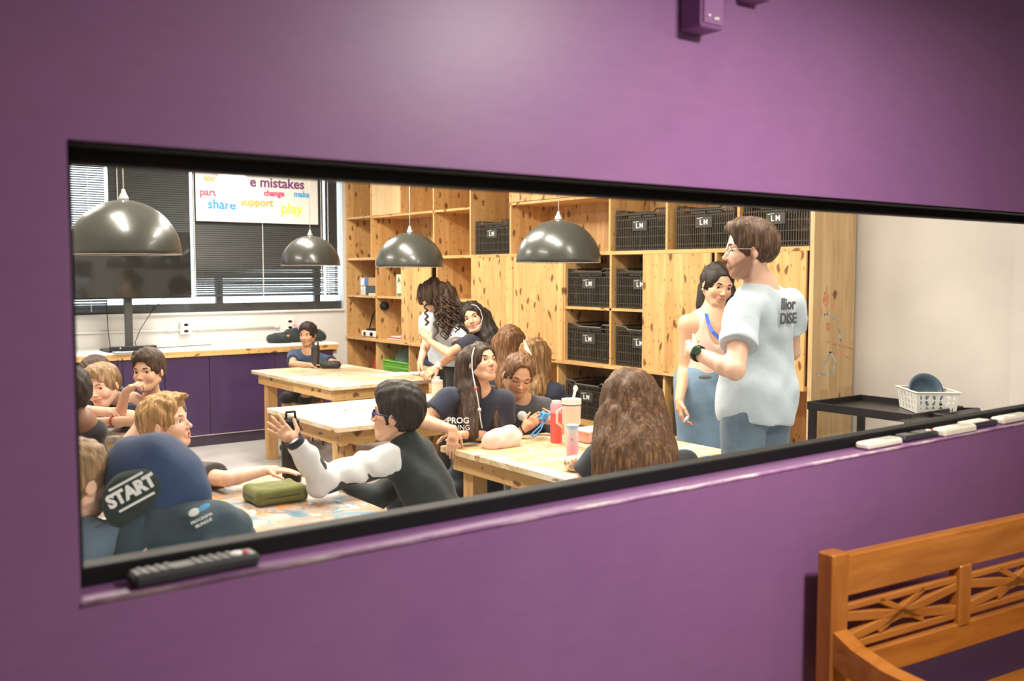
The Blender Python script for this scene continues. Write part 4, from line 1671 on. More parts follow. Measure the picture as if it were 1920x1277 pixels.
tag(MB().b2((4.98, 6.38, .702), (5.22, 6.66, .80), .03).build('folded_cloth', cloth('navy_cloth', (0.02, 0.035, 0.09)), origin=(5.1, 6.5, .702)),
    'dark blue folded cloth on the brown cardboard box', 'cloth')

# ------------------------------------------------------------------ work tables
TZ = .773


def table(x0, x1, y0, y1, top, label):
    t = thing('work_table', ((x0 + x1) / 2, (y0 + y1) / 2, 0), label, 'table', None)
    MB().b2((x0, y0, TZ - .030), (x1, y1, TZ), .003).build('tabletop', top, t)
    i = .045
    for (a, b) in (((x0 + i, y0 + i, TZ - .115), (x1 - i, y0 + i + .035, TZ - .030)), ((x0 + i, y1 - i - .035, TZ - .115), (x1 - i, y1 - i, TZ - .030))):
        MB().b2(a, b, .002).build('apron', M_PINE_X, t)
    for (a, b) in (((x0 + i, y0 + i + .035, TZ - .115), (x0 + i + .035, y1 - i - .035, TZ - .030)), ((x1 - i - .035, y0 + i + .035, TZ - .115), (x1 - i, y1 - i - .035, TZ - .030))):
        MB().b2(a, b, .002).build('apron', M_PINE_H, t)
    for sx in (0, 1):
        for sy in (0, 1):
            lx = x0 + i + .036 if sx == 0 else x1 - i - .036 - .085
            ly = y0 + i + .036 if sy == 0 else y1 - i - .036 - .085
            mb = MB().b2((lx, ly, 0), (lx + .085, ly + .042, TZ - .031), .002).b2((lx, ly + .043, 0), (lx + .085, ly + .085, TZ - .031), .002)
            mb.build('leg', M_LEG, t)
    return t


table(3.20, 4.12, 5.03, 6.58, M_TOP_PALE, 'pine work table farthest back, with the boy sitting behind it')
table(2.375, 3.62, 3.29, 4.26, M_TOP_PALE, 'empty pine work table in the middle of the room')
table(2.53, 3.57, 1.53, 2.49, M_TOP_NEAR, 'pine work table where the girls sit, with the bottles and pencil case')
table(0.35, 1.685, 1.475, 2.40, M_TOP_COLOR, 'heavily paint-stained work table nearest the window, with the green pencil case')
table(0.30, 1.50, 3.72, 4.42, M_TOP_COLOR, 'work table at the back left where the two smiling boys lean')

# ------------------------------------------------------------------ hanging lamps
M_SHADE = plain('dark_grey_enamel', (0.034, 0.036, 0.031), 0.30, metal=0.0, var=0.05, coat=0.15)
M_SHADEIN = plain('white_enamel', (0.85, 0.78, 0.66), 0.5)
M_BULB = emit('warm_bulb', (1.0, 0.82, 0.55), 14.0)
LAMPS = [(1.258, 3.185, 1.703, 'largest looking dark dome lamp, at the left edge of the window'),
         (3.583, 6.178, 1.681, 'smallest looking dark dome lamp, in front of the blinds and poster'),
         (3.664, 4.665, 1.660, 'dark dome lamp hanging in front of the pale pine cubbyholes, second from the right'),
         (3.652, 2.945, 1.679, 'rightmost dark dome lamp, in front of the pine doors')]
R_ = .25
LP = thing('pendant_lamp', (0, 0, 0), 'x', 'lamp', 'dark dome pendant lamps')
prof = [(R_ * math.cos(a), R_ * 1.0 * math.sin(a)) for a in [PI / 2 * k / 20 for k in range(20)]] + [(0.012, R_)]
inn = [(max(.004, (R_ - .006) * math.cos(a)), (R_ - .006) * math.sin(a)) for a in [PI / 2 * k / 20 for k in range(21)]]
MB().lathe(prof, seg=64).build('lamp_shade', M_SHADE, LP, smooth=True)
bpy.data.objects['lamp_shade'].data.flip_normals()
MB().lathe([(R_, 0), (R_ - .006, -.002)] + inn, seg=64).build('shade_lining', M_SHADEIN, LP, smooth=True)
for o_ in (bpy.data.objects['lamp_shade'],):
    o_.data.flip_normals()
MB().lathe([(.0, .243), (.022, .243), (.022, .262), (.010, .285), (.006, .30), (0, .30)], seg=20).build('lamp_cap', plain('lamp_cap_silver', (0.6, 0.6, 0.6), .3, metal=.6), LP, smooth=True)
MB().tube([(0, 0, .29), (0, 0, 2.998 - 1.66)], .0035, 8).build('cord', plain('pale_cord', (0.70, 0.66, 0.62), .6), LP, smooth=True)
MB().lathe([(0, .24), (.02, .24), (.02, .16), (0, .16)], seg=16).build('socket', M_WHITEPL, LP, smooth=True)
MB().ball((0, 0, .115), (.045, .045, .055), 20, 12).build('bulb', M_BULB, LP, smooth=True)
for k, (x, y, z, lab) in enumerate(LAMPS):
    c = LP if k == 0 else copy_tree(LP)
    c.location = (x, y, z)
    tag(c, lab, 'lamp', 'dark dome pendant lamps')
    l = bpy.data.lights.new('pendant_glow', 'POINT')
    l.energy = 5.0
    l.color = (1.0, 0.84, 0.62)
    l.shadow_soft_size = .05
    o = bpy.data.objects.new('pendant_glow', l)
    o.location = (x, y, z + .05)
    COL.objects.link(o)

# ------------------------------------------------------------------ trolley with basket at the right
t = thing('trolley', (4.85, 1.5, 0), 'black metal trolley with raised tray edges at the right wall', 'cart')
X0, X1, Y0, Y1, Z0 = 4.58, 5.09, 1.235, 1.86, .855
MB().b2((X0, Y0, Z0), (X1, Y1, Z0 + .008)).build('tray', plain('tray_dark', (0.035, 0.033, 0.032), .3, metal=.3), t)
for a, b in (((X0, Y0), (X1, Y0)), ((X1, Y0), (X1, Y1)), ((X1, Y1), (X0, Y1)), ((X0, Y1), (X0, Y0))):
    MB().bar((a[0], a[1], Z0 + .018), (b[0], b[1], Z0 + .018), .012, .045, bev=.002).build('tray_edge', M_BLACKMET, t)
for x in (X0 + .02, X1 - .02):
    for y in (Y0 + .02, Y1 - .02):
        MB().b2((x - .018, y - .018, .06), (x + .018, y + .018, Z0), .002).build('post', M_BLACKMET, t)
        MB().lathe([(0, -.015), (.03, -.015), (.03, .015), (0, .015)], (x, y, .03), 16, np.array([[1, 0, 0], [0, 0, 1], [0, 1, 0]]).T).build('castor', M_BLACKMET, t, smooth=True)
MB().b2((X0, Y0, .28), (X1, Y1, .29)).build('lower_tray', M_BLACKMET, t)
MB().tube([(X1 - .01, Y0 - .0, Z0 + .02), (X1 - .0, Y0 - .085, Z0 + .028), (X0 + .20, Y0 - .085, Z0 + .028), (X0 + .19, Y0, Z0 + .02)], .014, 10).build('handle', M_BLACKMET, t, smooth=True)
# perforated basket
t = thing('plastic_basket', (4.84, 1.40, .864), 'white plastic basket with leaf-shaped cut-outs on the trolley', 'basket')
m, nt, b = _new('perforated_white_plastic')
b.inputs['Base Color'].default_value = (0.80, 0.80, 0.76, 1)
b.inputs['Roughness'].default_value = .4
B_ = vec(*PZ(1738, 769, .866))
mb = MB()
bw, bd, bh = .155, .115, .115
lo_ = [(-bw * .88, -bd * .88), (bw * .88, -bd * .88), (bw * .88, bd * .88), (-bw * .88, bd * .88)]
hi_ = [(-bw, -bd), (bw, -bd), (bw, bd), (-bw, bd)]
sd = math.radians(50)
rot2 = lambda p: (p[0] * math.cos(sd) - p[1] * math.sin(sd), p[0] * math.sin(sd) + p[1] * math.cos(sd))


def bp(u, v, k, depth=0.0):
    """point on side k of the basket, u along 0..1, v up 0..1"""
    a = np.array(lo_[k]) * (1 - v) + np.array(hi_[k]) * v
    c = np.array(lo_[(k + 1) % 4]) * (1 - v) + np.array(hi_[(k + 1) % 4]) * v
    p = a * (1 - u) + c * u
    p = p * (1 - depth)
    x, y = rot2(p)
    return (B_[0] + x, B_[1] + y, B_[2] + v * bh)


holes = []
for k in range(4):
    nu, nv = 44, 22
    grid = {}
    for i in range(nu + 1):
        for j in range(nv + 1):
            grid[i, j] = len(mb.v)
            mb.v.append(bp(i / nu, j / nv, k))
    for i in range(nu):
        for j in range(nv):
            u, v = (i + .5) / nu, (j + .5) / nv
            hole = False
            for row in range(3):
                for cc in range(6):
                    cu, cv = (cc + .5 + (.0 if row % 2 else .0)) / 6, .20 + row * .28
                    tl = .35 if (cc + row) % 2 else -.35
                    du, dv = (u - cu) * (2.6 if k % 2 == 0 else 1.9), (v - cv)
                    a_, b_ = du * math.cos(tl) - dv * math.sin(tl), du * math.sin(tl) + dv * math.cos(tl)
                    if (a_ / .075) ** 2 + (b_ / .12) ** 2 < 1 and .08 < u < .92:
                        hole = True
            if not hole:
                mb.f.append((grid[i, j], grid[i + 1, j], grid[i + 1, j + 1], grid[i, j + 1]))
body = mb.build('basket_wall', m, t)
sm = body.modifiers.new('thickness', 'SOLIDIFY')
sm.thickness = .003
mb = MB()
for k in range(4):
    mb.bar(bp(0, 1, k), bp(1, 1, k), .016, .007, bev=.002)
mb.build('basket_rim', m, t)
mb = MB()
q = [bp(0, 0, k) for k in range(4)]
q2 = [(a, b_, c + .003) for a, b_, c in q]
mb.add(q + q2, [(0, 1, 2, 3), (7, 6, 5, 4), (0, 4, 5, 1), (1, 5, 6, 2), (2, 6, 7, 3), (3, 7, 4, 0)])
mb.build('basket_base', m, t)
t = thing('bowl', (B_[0], B_[1], .92), 'blue-grey plastic bowl standing on edge in the white basket', 'bowl')
ax_ = unit(vec(-.55, -.75, .35))
Rb = head_frame(ax_)
Rb = np.stack([Rb[:, 0], Rb[:, 2], Rb[:, 1]], 1)
MB().lathe([(.0, -.05), (.045, -.05), (.075, -.02), (.088, .015), (.096, .018), (.096, .022), (.084, .020), (.070, -.015), (.042, -.044), (0, -.044)], (B_[0] + .02, B_[1] + .03, .967), 40, Rb).build(
    'bowl_body', plain('bowl_blue', (0.07, 0.12, 0.18), .35), t, smooth=True)

# ------------------------------------------------------------------ hallway side: remotes on the ledge, junction boxes, bench
def remote(x0, x1, y, w, th, mat, label, extra=None, yaw=0.0, z=WZ0 + .0005, group='remote controls on the window ledge'):
    c = ((x0 + x1) / 2, y, z)
    t = thing('remote_control', c, label, 'remote', group)
    L = x1 - x0
    MB().b2((x0, y - w / 2, z), (x1, y + w / 2, z + th), min(.006, th * .45)).build('casing', mat, t)
    if extra:
        extra(t, x0, x1, y, w, z + th)
    t.rotation_euler = (0, 0, yaw)
    return t


def tv_buttons(t, x0, x1, y, w, z):
    mb = MB()
    L = x1 - x0
    for i in range(11):
        for j in range(3):
            if 4 <= i <= 5:
                continue
            mb.b2((x0 + L * (.08 + .07 * i) - .004, y + (j - 1) * w * .27 - .004, z - .001), (x0 + L * (.08 + .07 * i) + .004, y + (j - 1) * w * .27 + .004, z + .002), .001)
    o_k = mb.build('buttons', plain('grey_buttons', (0.16, 0.16, 0.15), .5), t)
    tag(o_k, kind='stuff')
    MB().ball((x0 + L * .83, y, z), (.012, .009, .004), 12, 8).build('white_button', M_WHITEPL, t, smooth=True)
    MB().ball((x0 + L * .90, y - .004, z), (.007, .006, .004), 12, 8).build('red_button', M_RED, t, smooth=True)


def ac_buttons(t, x0, x1, y, w, z):
    L = x1 - x0
    MB().b2((x0 + L * .52, y - w * .32, z - .001), (x0 + L * .90, y + w * .32, z + .001)).build('display', plain('lcd_grey', (0.42, 0.43, 0.38), .3), t)
    MB().b2((x0 + L * .12, y - w * .2, z - .001), (x0 + L * .30, y + w * .2, z + .002), .001).build('keypad', plain('pale_buttons', (0.66, 0.66, 0.64), .5), t)


M_REM_W = plain('cream_white_plastic', (0.80, 0.74, 0.62), .35)
M_REM_B = plain('dark_remote_plastic', (0.030, 0.032, 0.034), .35)
remote(.402, .606, .037, .044, .022, M_REM_B, 'long black television remote on the ledge at the lower left corner of the window', tv_buttons, yaw=.03)
remote(2.325, 2.49, .038, .046, .020, M_REM_W, 'first white remote from the left on the ledge, slightly yellowed at one end', ac_buttons)
remote(2.515, 2.70, .046, .042, .018, M_REM_B, 'dark remote with pale buttons between two white remotes on the ledge', tv_buttons)
remote(2.69, 2.87, .026, .046, .024, M_REM_W, 'white remote lying in front of the dark ones, middle of the ledge group', ac_buttons)
remote(2.86, 3.05, .050, .045, .018, M_REM_B, 'dark remote with a white top partly behind the middle white remote', lambda t, x0, x1, y, w, z: MB().b2((x0 + .01, y - w * .4, z - .002), (x1 - .05, y + w * .4, z + .005), .003).build('white_cover', M_REM_W, t))
remote(3.06, 3.25, .040, .046, .022, M_REM_W, 'white remote at the right end of the ledge, cut by the picture edge', ac_buttons)

t = thing('junction_box', (1.61, -.03, 2.14), 'purple painted electrical box with pale screws high on the purple wall', 'electrical box', None)
MB().b2((1.555, -.062, 2.135), (1.625, 0, 2.30), .004).build('box_body', M_PURPLE, t)
MB().b2((1.560, -.066, 2.142), (1.620, -.062, 2.29), .002).build('cover', M_PURPLE, t)
for x, z in ((1.573, 2.158), (1.592, 2.154), (1.60, 2.155), (1.578, 2.20), (1.606, 2.205)):
    MB().ball((x, -.067, z), .0042, 8, 6).build('screw', plain('screw_pale', (0.75, 0.70, 0.70), .3, metal=.4), t, smooth=True)
MB().tube([(1.59, -.03, 2.30), (1.59, -.03, 2.8)], .014, 12).build('pipe', M_PURPLE, t, smooth=True)
t = thing('wall_bracket', (1.76, -.02, 2.23), 'dark purple fitting at the top edge beside the electrical box', 'fitting')
MB().b2((1.735, -.05, 2.228), (1.80, 0, 2.29), .004).build('bracket_body', M_PURPLE, t)

# bench
M_BENCH = wood('orange_varnished_hardwood', 'X', (0.52, 0.20, 0.035), (0.34, 0.11, 0.015), 0.0, strip=.3, rough=.32, scale=.8)
M_BENCHV = wood('orange_varnished_hardwood_upright', 'Z', (0.50, 0.19, 0.033), (0.32, 0.10, 0.014), 0.0, strip=.3, rough=.32, scale=.8)
bn = thing('bench', (2.05, -.06, 0), 'orange-brown wooden bench with a carved lattice back against the purple wall', 'bench')
BX = unit(vec(.9945, -.105, 0))
BY = vec(BX[1], -BX[0], 0)          # out from the wall
B0 = vec(2.03, -.075, 0)


def bpnt(a, o, z):
    return B0 + BX * a + BY * o + vec(0, 0, z)


def bbar(a0, z0, a1, z1, w, th, name, mat, o=0.0, parent=bn):
    """bar in the back plane from (a0,z0) to (a1,z1), width w in the plane, thickness th"""
    return MB().bar(bpnt(a0, o, z0), bpnt(a1, o, z1), th, w, up=np.cross(BY, unit(bpnt(a1, 0, z1) - bpnt(a0, 0, z0))), bev=.004).build(name, mat, parent)


LB = 1.55
ZT, ZS = .925, .47
bbar(0.012, 0, .012, ZT + .008, .06, .05, 'leg', M_BENCHV)
bbar(LB, 0, LB, ZT + .008, .06, .05, 'leg', M_BENCHV)
bbar(.04, ZT - .055, LB, ZT - .055, .105, .032, 'top_rail', M_BENCH)
bbar(.04, .625, LB, .625, .075, .032, 'back_rail', M_BENCH)
for a in (.52, 1.03):
    bbar(a, .655, a, ZT - .10, .05, .040, 'back_post', M_BENCHV)
segs = ((.04, .495), (.545, 1.005), (1.055, LB - .03))
for a0, a1 in segs:
    mb = MB()
    up_ = lambda p0, p1: np.cross(BY, unit(p1 - p0))

    def seg(a, z, a2, z2, w):
        p0, p1 = bpnt(a, 0, z), bpnt(a2, 0, z2)
        mb.bar(p0, p1, .02, w, up=up_(p0, p1), bev=.003)
    m_ = (a0 + a1) / 2
    seg(a0, .785, a1, .785, .018)
    seg(a0, .685, a1, .685, .020)
    seg(a0, .765, a1, .700, .026); seg(a0, .700, a1, .765, .026)
    seg(m_ - .09, .785, m_ + .09, .700, .018); seg(m_ - .09, .700, m_ + .09, .785, .018)
    mb.build('lattice', M_BENCH, bn)
for k in range(5):
    o_ = .05 + k * .095
    MB().bar(bpnt(.03, o_, ZS - .012 + (0.006 if k in (0, 4) else 0)), bpnt(LB - .03, o_, ZS - .012), .078, .022, bev=.004).build('seat_slat', M_BENCH, bn)
MB().bar(bpnt(0, .47, ZS - .05), bpnt(LB, .47, ZS - .05), .025, .07, bev=.004).build('front_rail', M_BENCH, bn)
for a, sgn in ((.012, 1), (LB, -1)):
    pts = [(a, .015, .745), (a, .08, .715), (a, .17, .695), (a, .28, .690), (a, .38, .695), (a, .47, .705), (a, .53, .700)]
    mb = MB()
    P3 = [bpnt(*p) for p in pts]
    n_ = len(P3)
    vs, fs = [], []
    for i, p in enumerate(P3):
        w_ = .024
        hh_ = (.085, .075, .06, .045, .04, .04, .035)[i]
        for (sx, sz) in ((-1, 0), (1, 0), (1, -1), (-1, -1)):
            vs.append(p + BX * w_ * sx + vec(0, 0, sz * hh_))
    for i in range(n_ - 1):
        for k in range(4):
            l = (k + 1) % 4
            fs.append((i * 4 + k, i * 4 + l, i * 4 + 4 + l, i * 4 + 4 + k))
    fs += [(0, 1, 2, 3), tuple((n_ - 1) * 4 + k for k in (3, 2, 1, 0))]
    mb.add(vs, fs)
    mb.build('armrest', M_BENCH, bn)
    MB().bar(bpnt(a, .47, 0), bpnt(a, .47, .67), .05, .055, up=(0, 1, 0), bev=.004).build('leg', M_BENCHV, bn)
    MB().bar(bpnt(a, 0, .40), bpnt(a, .47, .40), .03, .06, bev=.004).build('side_rail', M_BENCH, bn)

vg = PY(435, 350, 3.2)
g_ = thing('globe_lamp', (vg[0], .194 - 3.2, vg[2]), 'white globe lamp hanging in the hallway, mirrored in the window pane', 'lamp')
MB().ball((vg[0], .194 - 3.2, vg[2]), .085, 24, 16).build('globe', emit('globe_glass', (1.0, 0.95, 0.88), 45.0), g_, smooth=True)
MB().tube([(vg[0], .194 - 3.2, vg[2] + .08), (vg[0], .194 - 3.2, 2.8)], .006, 8).build('cord', M_BLACK, g_, smooth=True)


# ------------------------------------------------------------------ people
SK_FAIR = (0.80, 0.50, 0.37)
SK_MID = (0.66, 0.38, 0.25)
SK_TAN = (0.58, 0.32, 0.19)
SK_DARK = (0.22, 0.11, 0.07)
NAVY = cloth('navy_jersey', (0.030, 0.036, 0.060))
NAVY2 = cloth('navy_blue_jersey', (0.028, 0.050, 0.100))
GREYT = cloth('charcoal_jersey', (0.070, 0.066, 0.075))
WHITET = cloth('white_jersey', (0.58, 0.65, 0.72), var=.03)
DARKP = cloth('dark_trouser_cloth', (0.020, 0.022, 0.030))
DENIM = cloth('blue_denim', (0.16, 0.25, 0.36), var=.22)
DENIM2 = cloth('grey_blue_denim', (0.13, 0.19, 0.25), var=.2)
H_BLACK = hair_mat('hair_black', (0.016, 0.011, 0.009), (0.055, 0.038, 0.028))
H_DBROWN = hair_mat('hair_dark_brown', (0.035, 0.018, 0.010), (0.13, 0.070, 0.035))
H_BROWN = hair_mat('hair_brown', (0.11, 0.050, 0.020), (0.34, 0.17, 0.07))
H_BROWN2 = hair_mat('hair_reddish_brown', (0.085, 0.038, 0.014), (0.26, 0.125, 0.05))
H_LBROWN = hair_mat('hair_light_brown', (0.24, 0.125, 0.05), (0.55, 0.34, 0.15))
H_BLOND = hair_mat('hair_sandy_blond', (0.34, 0.19, 0.075), (0.70, 0.47, 0.22))
H_SANDY = hair_mat('hair_ash_blond', (0.26, 0.155, 0.075), (0.50, 0.33, 0.18))
M_LOGO = plain('logo_white', (0.75, 0.76, 0.78), .7)
Z1 = vec(0, 0, 1)
UPD = (0, 0, -1)


def below(head, dz, back=0.0, az=0.0, side=0.0):
    d = lookdir(az)
    r = np.cross(d, Z1)
    return np.array(head, float) - Z1 * dz - d * back + r * side


def stool(x, y, label, h=.415):
    t = thing('stool', (x, y, 0), label, 'stool')
    MB().lathe([(0, h - .03), (.145, h - .03), (.15, h - .022), (.15, h - .004), (.145, h), (0, h)], (x, y, 0), 28).build('seat', M_PINE_X, t, smooth=False)
    for k in range(4):
        a = PI / 4 + k * PI / 2
        c, s_ = math.cos(a), math.sin(a)
        MB().tube([(x + .10 * c, y + .10 * s_, h - .03), (x + .16 * c, y + .16 * s_, .0)], .008, 8).build('leg', M_BLACKMET, t, smooth=True)
    MB().tube([(x + .135 * math.cos(q * PI / 10), y + .135 * math.sin(q * PI / 10), .17) for q in range(20)], .005, 6, closed=True).build('ring', M_BLACKMET, t, smooth=True)
    return t


def cuff_ring(name, mat, W, d, r, w, parent, label=None):
    """band around a wrist"""
    d = unit(d)
    a = unit(np.cross(d, Z1))
    b = np.cross(d, a)
    R = np.stack([a, b, d], 1)
    o = MB().lathe([(r, -w / 2), (r + .003, -w / 2), (r + .004, 0), (r + .003, w / 2), (r, w / 2), (r, -w / 2)], W, 24, R).build(name, mat, parent, smooth=True)
    if label:
        o['label'] = label
    return o


RT = np.array(rt)
AW = fwh            # away from the camera

# 1 boy, sandy hair, smiling, head on folded arms
hc = PD(193, 726, 5.25)
Nk = hc + RT * .12 + AW * .10 - Z1 * .10
P = vec(Nk[0] + .18, Nk[1] + .50, .50)
person('smiling sandy-haired boy resting his head on his folded arms on the back left table', P, Nk, .80,
       lookdir(-12, -4), hc, .232, roll=-13, skin=SK_FAIR, body_az=-8, mouth='smile', eyes='narrow',
       arms=dict(R=dict(w=PD(182, 775, 5.00), e=PD(150, 778, 5.2), d=RT * .9 + Z1 * .12, n=-Z1, side=Z1, curl=.35),
                 L=dict(w=PD(170, 768, 4.95), e=PD(232, 778, 5.05), d=-RT + Z1 * .25, n=-Z1, side=Z1, curl=.35)),
       shirt=dict(kind='tee', sleeve=.75), shirt_mat=NAVY2, pants_mat=DARKP,
       hair=dict(thick=.045, top=.05, nape=-.25, tufts=[((-.12, .30, .34), (.12, .34, .31), .09, .09)]), hair_m=H_SANDY, gaze=-fw, jaw=1.04)
stool(P[0], P[1], 'stool under the smiling sandy-haired boy')

# 2 boy behind with hand on his head
hc = PD(178, 706, 5.95)
person('boy almost hidden behind the smiling boy, one hand on his dark hair', hc + vec(-.03, .14, -.66), hc - Z1 * .20 + AW * .05, .78,
       lookdir(-10, -15), hc, .225, skin=SK_TAN, body_az=0,
       arms=dict(R=dict(w=PD(152, 712, 5.85), d=Z1 * .9 + RT * .42, n=RT * .9 + AW * .3, side=-AW, curl=.30, hint=-RT - Z1)),
       shirt=dict(kind='tee'), shirt_mat=NAVY, pants_mat=DARKP, hair=dict(thick=.05, top=.03), hair_m=H_DBROWN)
stool(hc[0] - .03, hc[1] + .14, 'stool of the boy hidden behind the smiling boy')

# 3 dark-haired boy, knuckles at his mouth
hc = PD(278, 697, 5.30)
Nk = hc - Z1 * .185 - RT * .01 + AW * .08
P = vec(Nk[0] + .10, Nk[1] + .16, .50)
r3, i3 = person('dark-haired boy in navy shirt leaning his mouth on his knuckles, looking through the window', P, Nk, .80,
       lookdir(-12, 2), hc, .222, roll=-3, skin=SK_MID, body_az=0, mouth='closed', fine=.003, shoulder_w=.150,
       arms=dict(R=dict(w=PD(236, 734, 4.98), e=PD(222, 792, 5.05), d=RT * .80 + Z1 * .50 - AW * .1, n=RT * .3 - Z1 * .8 + AW * .3, side=AW + Z1 * .4, curl=.62),
                 L=dict(w=PD(190, 790, 4.92), e=PD(283, 790, 4.98), d=-RT, n=-Z1, side=Z1, curl=.25)),
       shirt=dict(kind='tee', sleeve=.72), shirt_mat=NAVY, pants_mat=DARKP, gaze=-fw + RT * .03,
       hair=dict(thick=.035, top=.10, nape=-.22, tufts=[((-.16, .30, .36), (.16, .32, .33), .09, .09), ((-.05, .2, .46), (.18, .22, .45), .09, .08)]), hair_m=H_DBROWN)
cuff_ring('wristband', plain('red_string', (0.30, 0.02, 0.02), .7), PD(211, 790, 4.93), RT, .026, .008, r3)
stool(P[0], P[1], 'stool under the dark-haired boy with his knuckles at his mouth')

# 4 blond boy in profile
hc = PD(313, 795, 3.86)
Nk = PD(318, 873, 3.90) + AW * .02
P = vec(Nk[0] - .10, Nk[1] + .26, .50)
r4, i4 = person('blond boy in profile with open mouth, arm stretched across the stained front table', P, Nk, .80,
       lookdir(88, 14), hc, .222, skin=SK_FAIR, body_az=35, mouth='open', fine=.003,
       shoulders=(PD(263, 905, 3.95), PD(372, 893, 3.90)),
       arms=dict(L=dict(w=PD(500, 882, 3.86), e=PD(424, 898, 3.72), d=RT, n=-Z1, side=-AW, curl=.12),
                 R=dict(w=PD(258, 800, 4.02), e=PD(218, 860, 3.98), d=RT * .4 + Z1 * .9, n=RT, side=AW, curl=.3)),
       shirt=dict(kind='tee', sleeve=.62), shirt_mat=GREYT, pants_mat=DARKP, gaze=lookdir(88, 8),
       hair=dict(thick=.040, top=.05, nape=-.26, tufts=[((-.05, .30, .38), (.10, .50, .44), .09, .035), ((0, .2, .44), (.0, .44, .42), .10, .05), ((.1, .36, .40), (.02, .52, .40), .05, .02)]), hair_m=H_BLOND, iris=(.06, .10, .14))
stool(P[0], P[1], 'stool under the blond boy in profile')

# 5 dark child cut by the window's left edge
hc = PD(124, 742, 3.95)
Nk = PD(150, 800, 3.95)
P = vec(Nk[0] - .08, Nk[1] + .22, .50)
person('child in a black shirt turned away, cut off by the left edge of the window', P, Nk, .84, lookdir(-120, -5), hc, .23, skin=SK_DARK, body_az=-150,
       shoulders=(PD(158, 836, 4.05), PD(115, 850, 3.8)),
       arms=dict(R=dict(w=PD(215, 905, 3.85), e=PD(190, 890, 3.98), d=-RT * .8, n=-Z1, side=AW, curl=.3)),
       shirt=dict(kind='tee', sleeve=.9, wrinkle=1.5), shirt_mat=cloth('black_jersey', (0.016, 0.016, 0.020)), pants_mat=DARKP, hair=dict(thick=.03), hair_m=H_BLACK)
stool(P[0], P[1], 'stool under the child in the black shirt')

# 6 fair-haired child low at the left edge
hc = PD(143, 903, 2.62)
Nk = PD(128, 985, 2.62)
P = vec(Nk[0] - .12, Nk[1] - .06, .50)
r6, i6 = person('fair-haired child seen from behind low at the left edge, in a blue-grey sleeve', P, Nk, .76, lookdir(150, 0), hc, .215, skin=SK_FAIR, body_az=170,
       shoulders=(PD(172, 1028, 2.58), PD(90, 1040, 2.60)),
       arms=dict(R=dict(w=PD(226, 962, 2.75), e=PD(232, 1010, 2.62), d=RT * .3 + AW + Z1 * .1, n=-Z1, side=-RT, curl=.3)),
       shirt=dict(kind='tee', sleeve=.95), shirt_mat=cloth('blue_grey_jersey', (0.10, 0.15, 0.21)), pants_mat=DARKP,
       hair=dict(thick=.05, nape=-.34), hair_m=H_SANDY)
stool(P[0], P[1], 'stool under the fair-haired child at the left edge')

# 7 child in a navy hooded top bent over the table
hc = PD(282, 903, 2.72)
Nk = PD(325, 985, 2.66)
P = vec(Nk[0] - .06, Nk[1] - .13, .49)
HOODM = cloth('navy_hood_fleece', (0.022, 0.048, 0.120))
NAVYTEAL = cloth('dark_blue_green_fleece', (0.030, 0.055, 0.075))
r7, i7 = person('child bent over the front table in a navy hooded top reading START', P, Nk, .84, lookdir(-165, -35), hc, .200, skin=SK_MID, body_az=-160,
       shoulders=(PD(418, 1000, 2.74), PD(255, 1010, 2.62)), torso=1.15,
       arms=dict(R=dict(w=PD(405, 1062, 2.82), e=PD(440, 1010, 2.80), d=-RT, n=-Z1, side=AW, curl=.3),
                 L=dict(w=PD(245, 955, 2.86), e=PD(236, 1010, 2.66), d=RT * .6 + AW, n=-Z1, side=RT, curl=.5)),
       shirt=dict(kind='jacket', name='hooded_top', wrinkle=2.6), shirt_mat=NAVYTEAL, pants_mat=DARKP, hair=None, hair_m=H_DBROWN)
G = Field(hc - .35, hc + .35, .0065)
Rh = i7['R']
G.ell(PD(279, 890, 2.72), (.128, .150, .118), None, .03)
G.ell(PD(335, 915, 2.74), (.075, .09, .085), None, .05)
G.cone(PD(262, 930, 2.70), PD(345, 955, 2.70), .06, .075, .05)
G.cone(PD(285, 930, 2.72), PD(315, 948, 2.70), .10, .085, .05)
G.displace(wr(.005, 1.1, 2.2))
Pm, Q = G.mesh()
np_object('hood', Pm, Q, HOODM, r7)
pn = PD(246, 925, 2.535)
G = Field(vec(*pn) - .22, vec(*pn) + .22, .006)
xd = unit(PD(287, 898, 2.53) - PD(210, 940, 2.53))
n_ = unit(-fw)
G.ell(PD(248, 925, 2.60), (.085, .050, .062), np.stack([xd, n_, np.cross(n_, xd)], 1), .02)
G.cone(PD(240, 960, 2.62), PD(270, 990, 2.66), .05, .06, .04)
G.displace(wr(.002, 1.4, 2.2))
Pm, Q = G.mesh()
np_object('sleeve_panel', Pm, Q, cloth('dark_green_fleece', (0.018, 0.036, 0.034)), r7)
xd = unit(PD(287, 898, 2.53) - PD(210, 940, 2.53))
n_ = unit(-fw)
text_mesh('START', .047, M_LOGO, 'lettering', r7, frame(PD(246, 922, 2.515), xd, np.cross(n_, xd)), th=.001, bold=.0022)
for dy, L_ in ((.030, .050), (-.031, .052)):
    c_ = PD(246, 922, 2.515) + np.cross(n_, xd) * dy
    MB().bar(c_ - xd * L_, c_ + xd * L_, .001, .006, up=np.cross(n_, xd)).build('print_line', M_LOGO, r7)
G = Field(PD(380, 985, 2.68) - .3, PD(380, 985, 2.68) + .3, .0065)
G.ell(PD(385, 1000, 2.68), (.125, .105, .085), None, .03)
G.cone(PD(300, 1000, 2.66), PD(370, 1010, 2.66), .10, .09, .06)
G.displace(wr(.005, 1.2, 1.2))
Pm, Q = G.mesh()
np_object('draped_sleeve', Pm, Q, NAVYTEAL, r7)
xd2 = unit(PD(390, 968, 2.6) - PD(350, 988, 2.6))
c_ = PD(371, 957, 2.555)
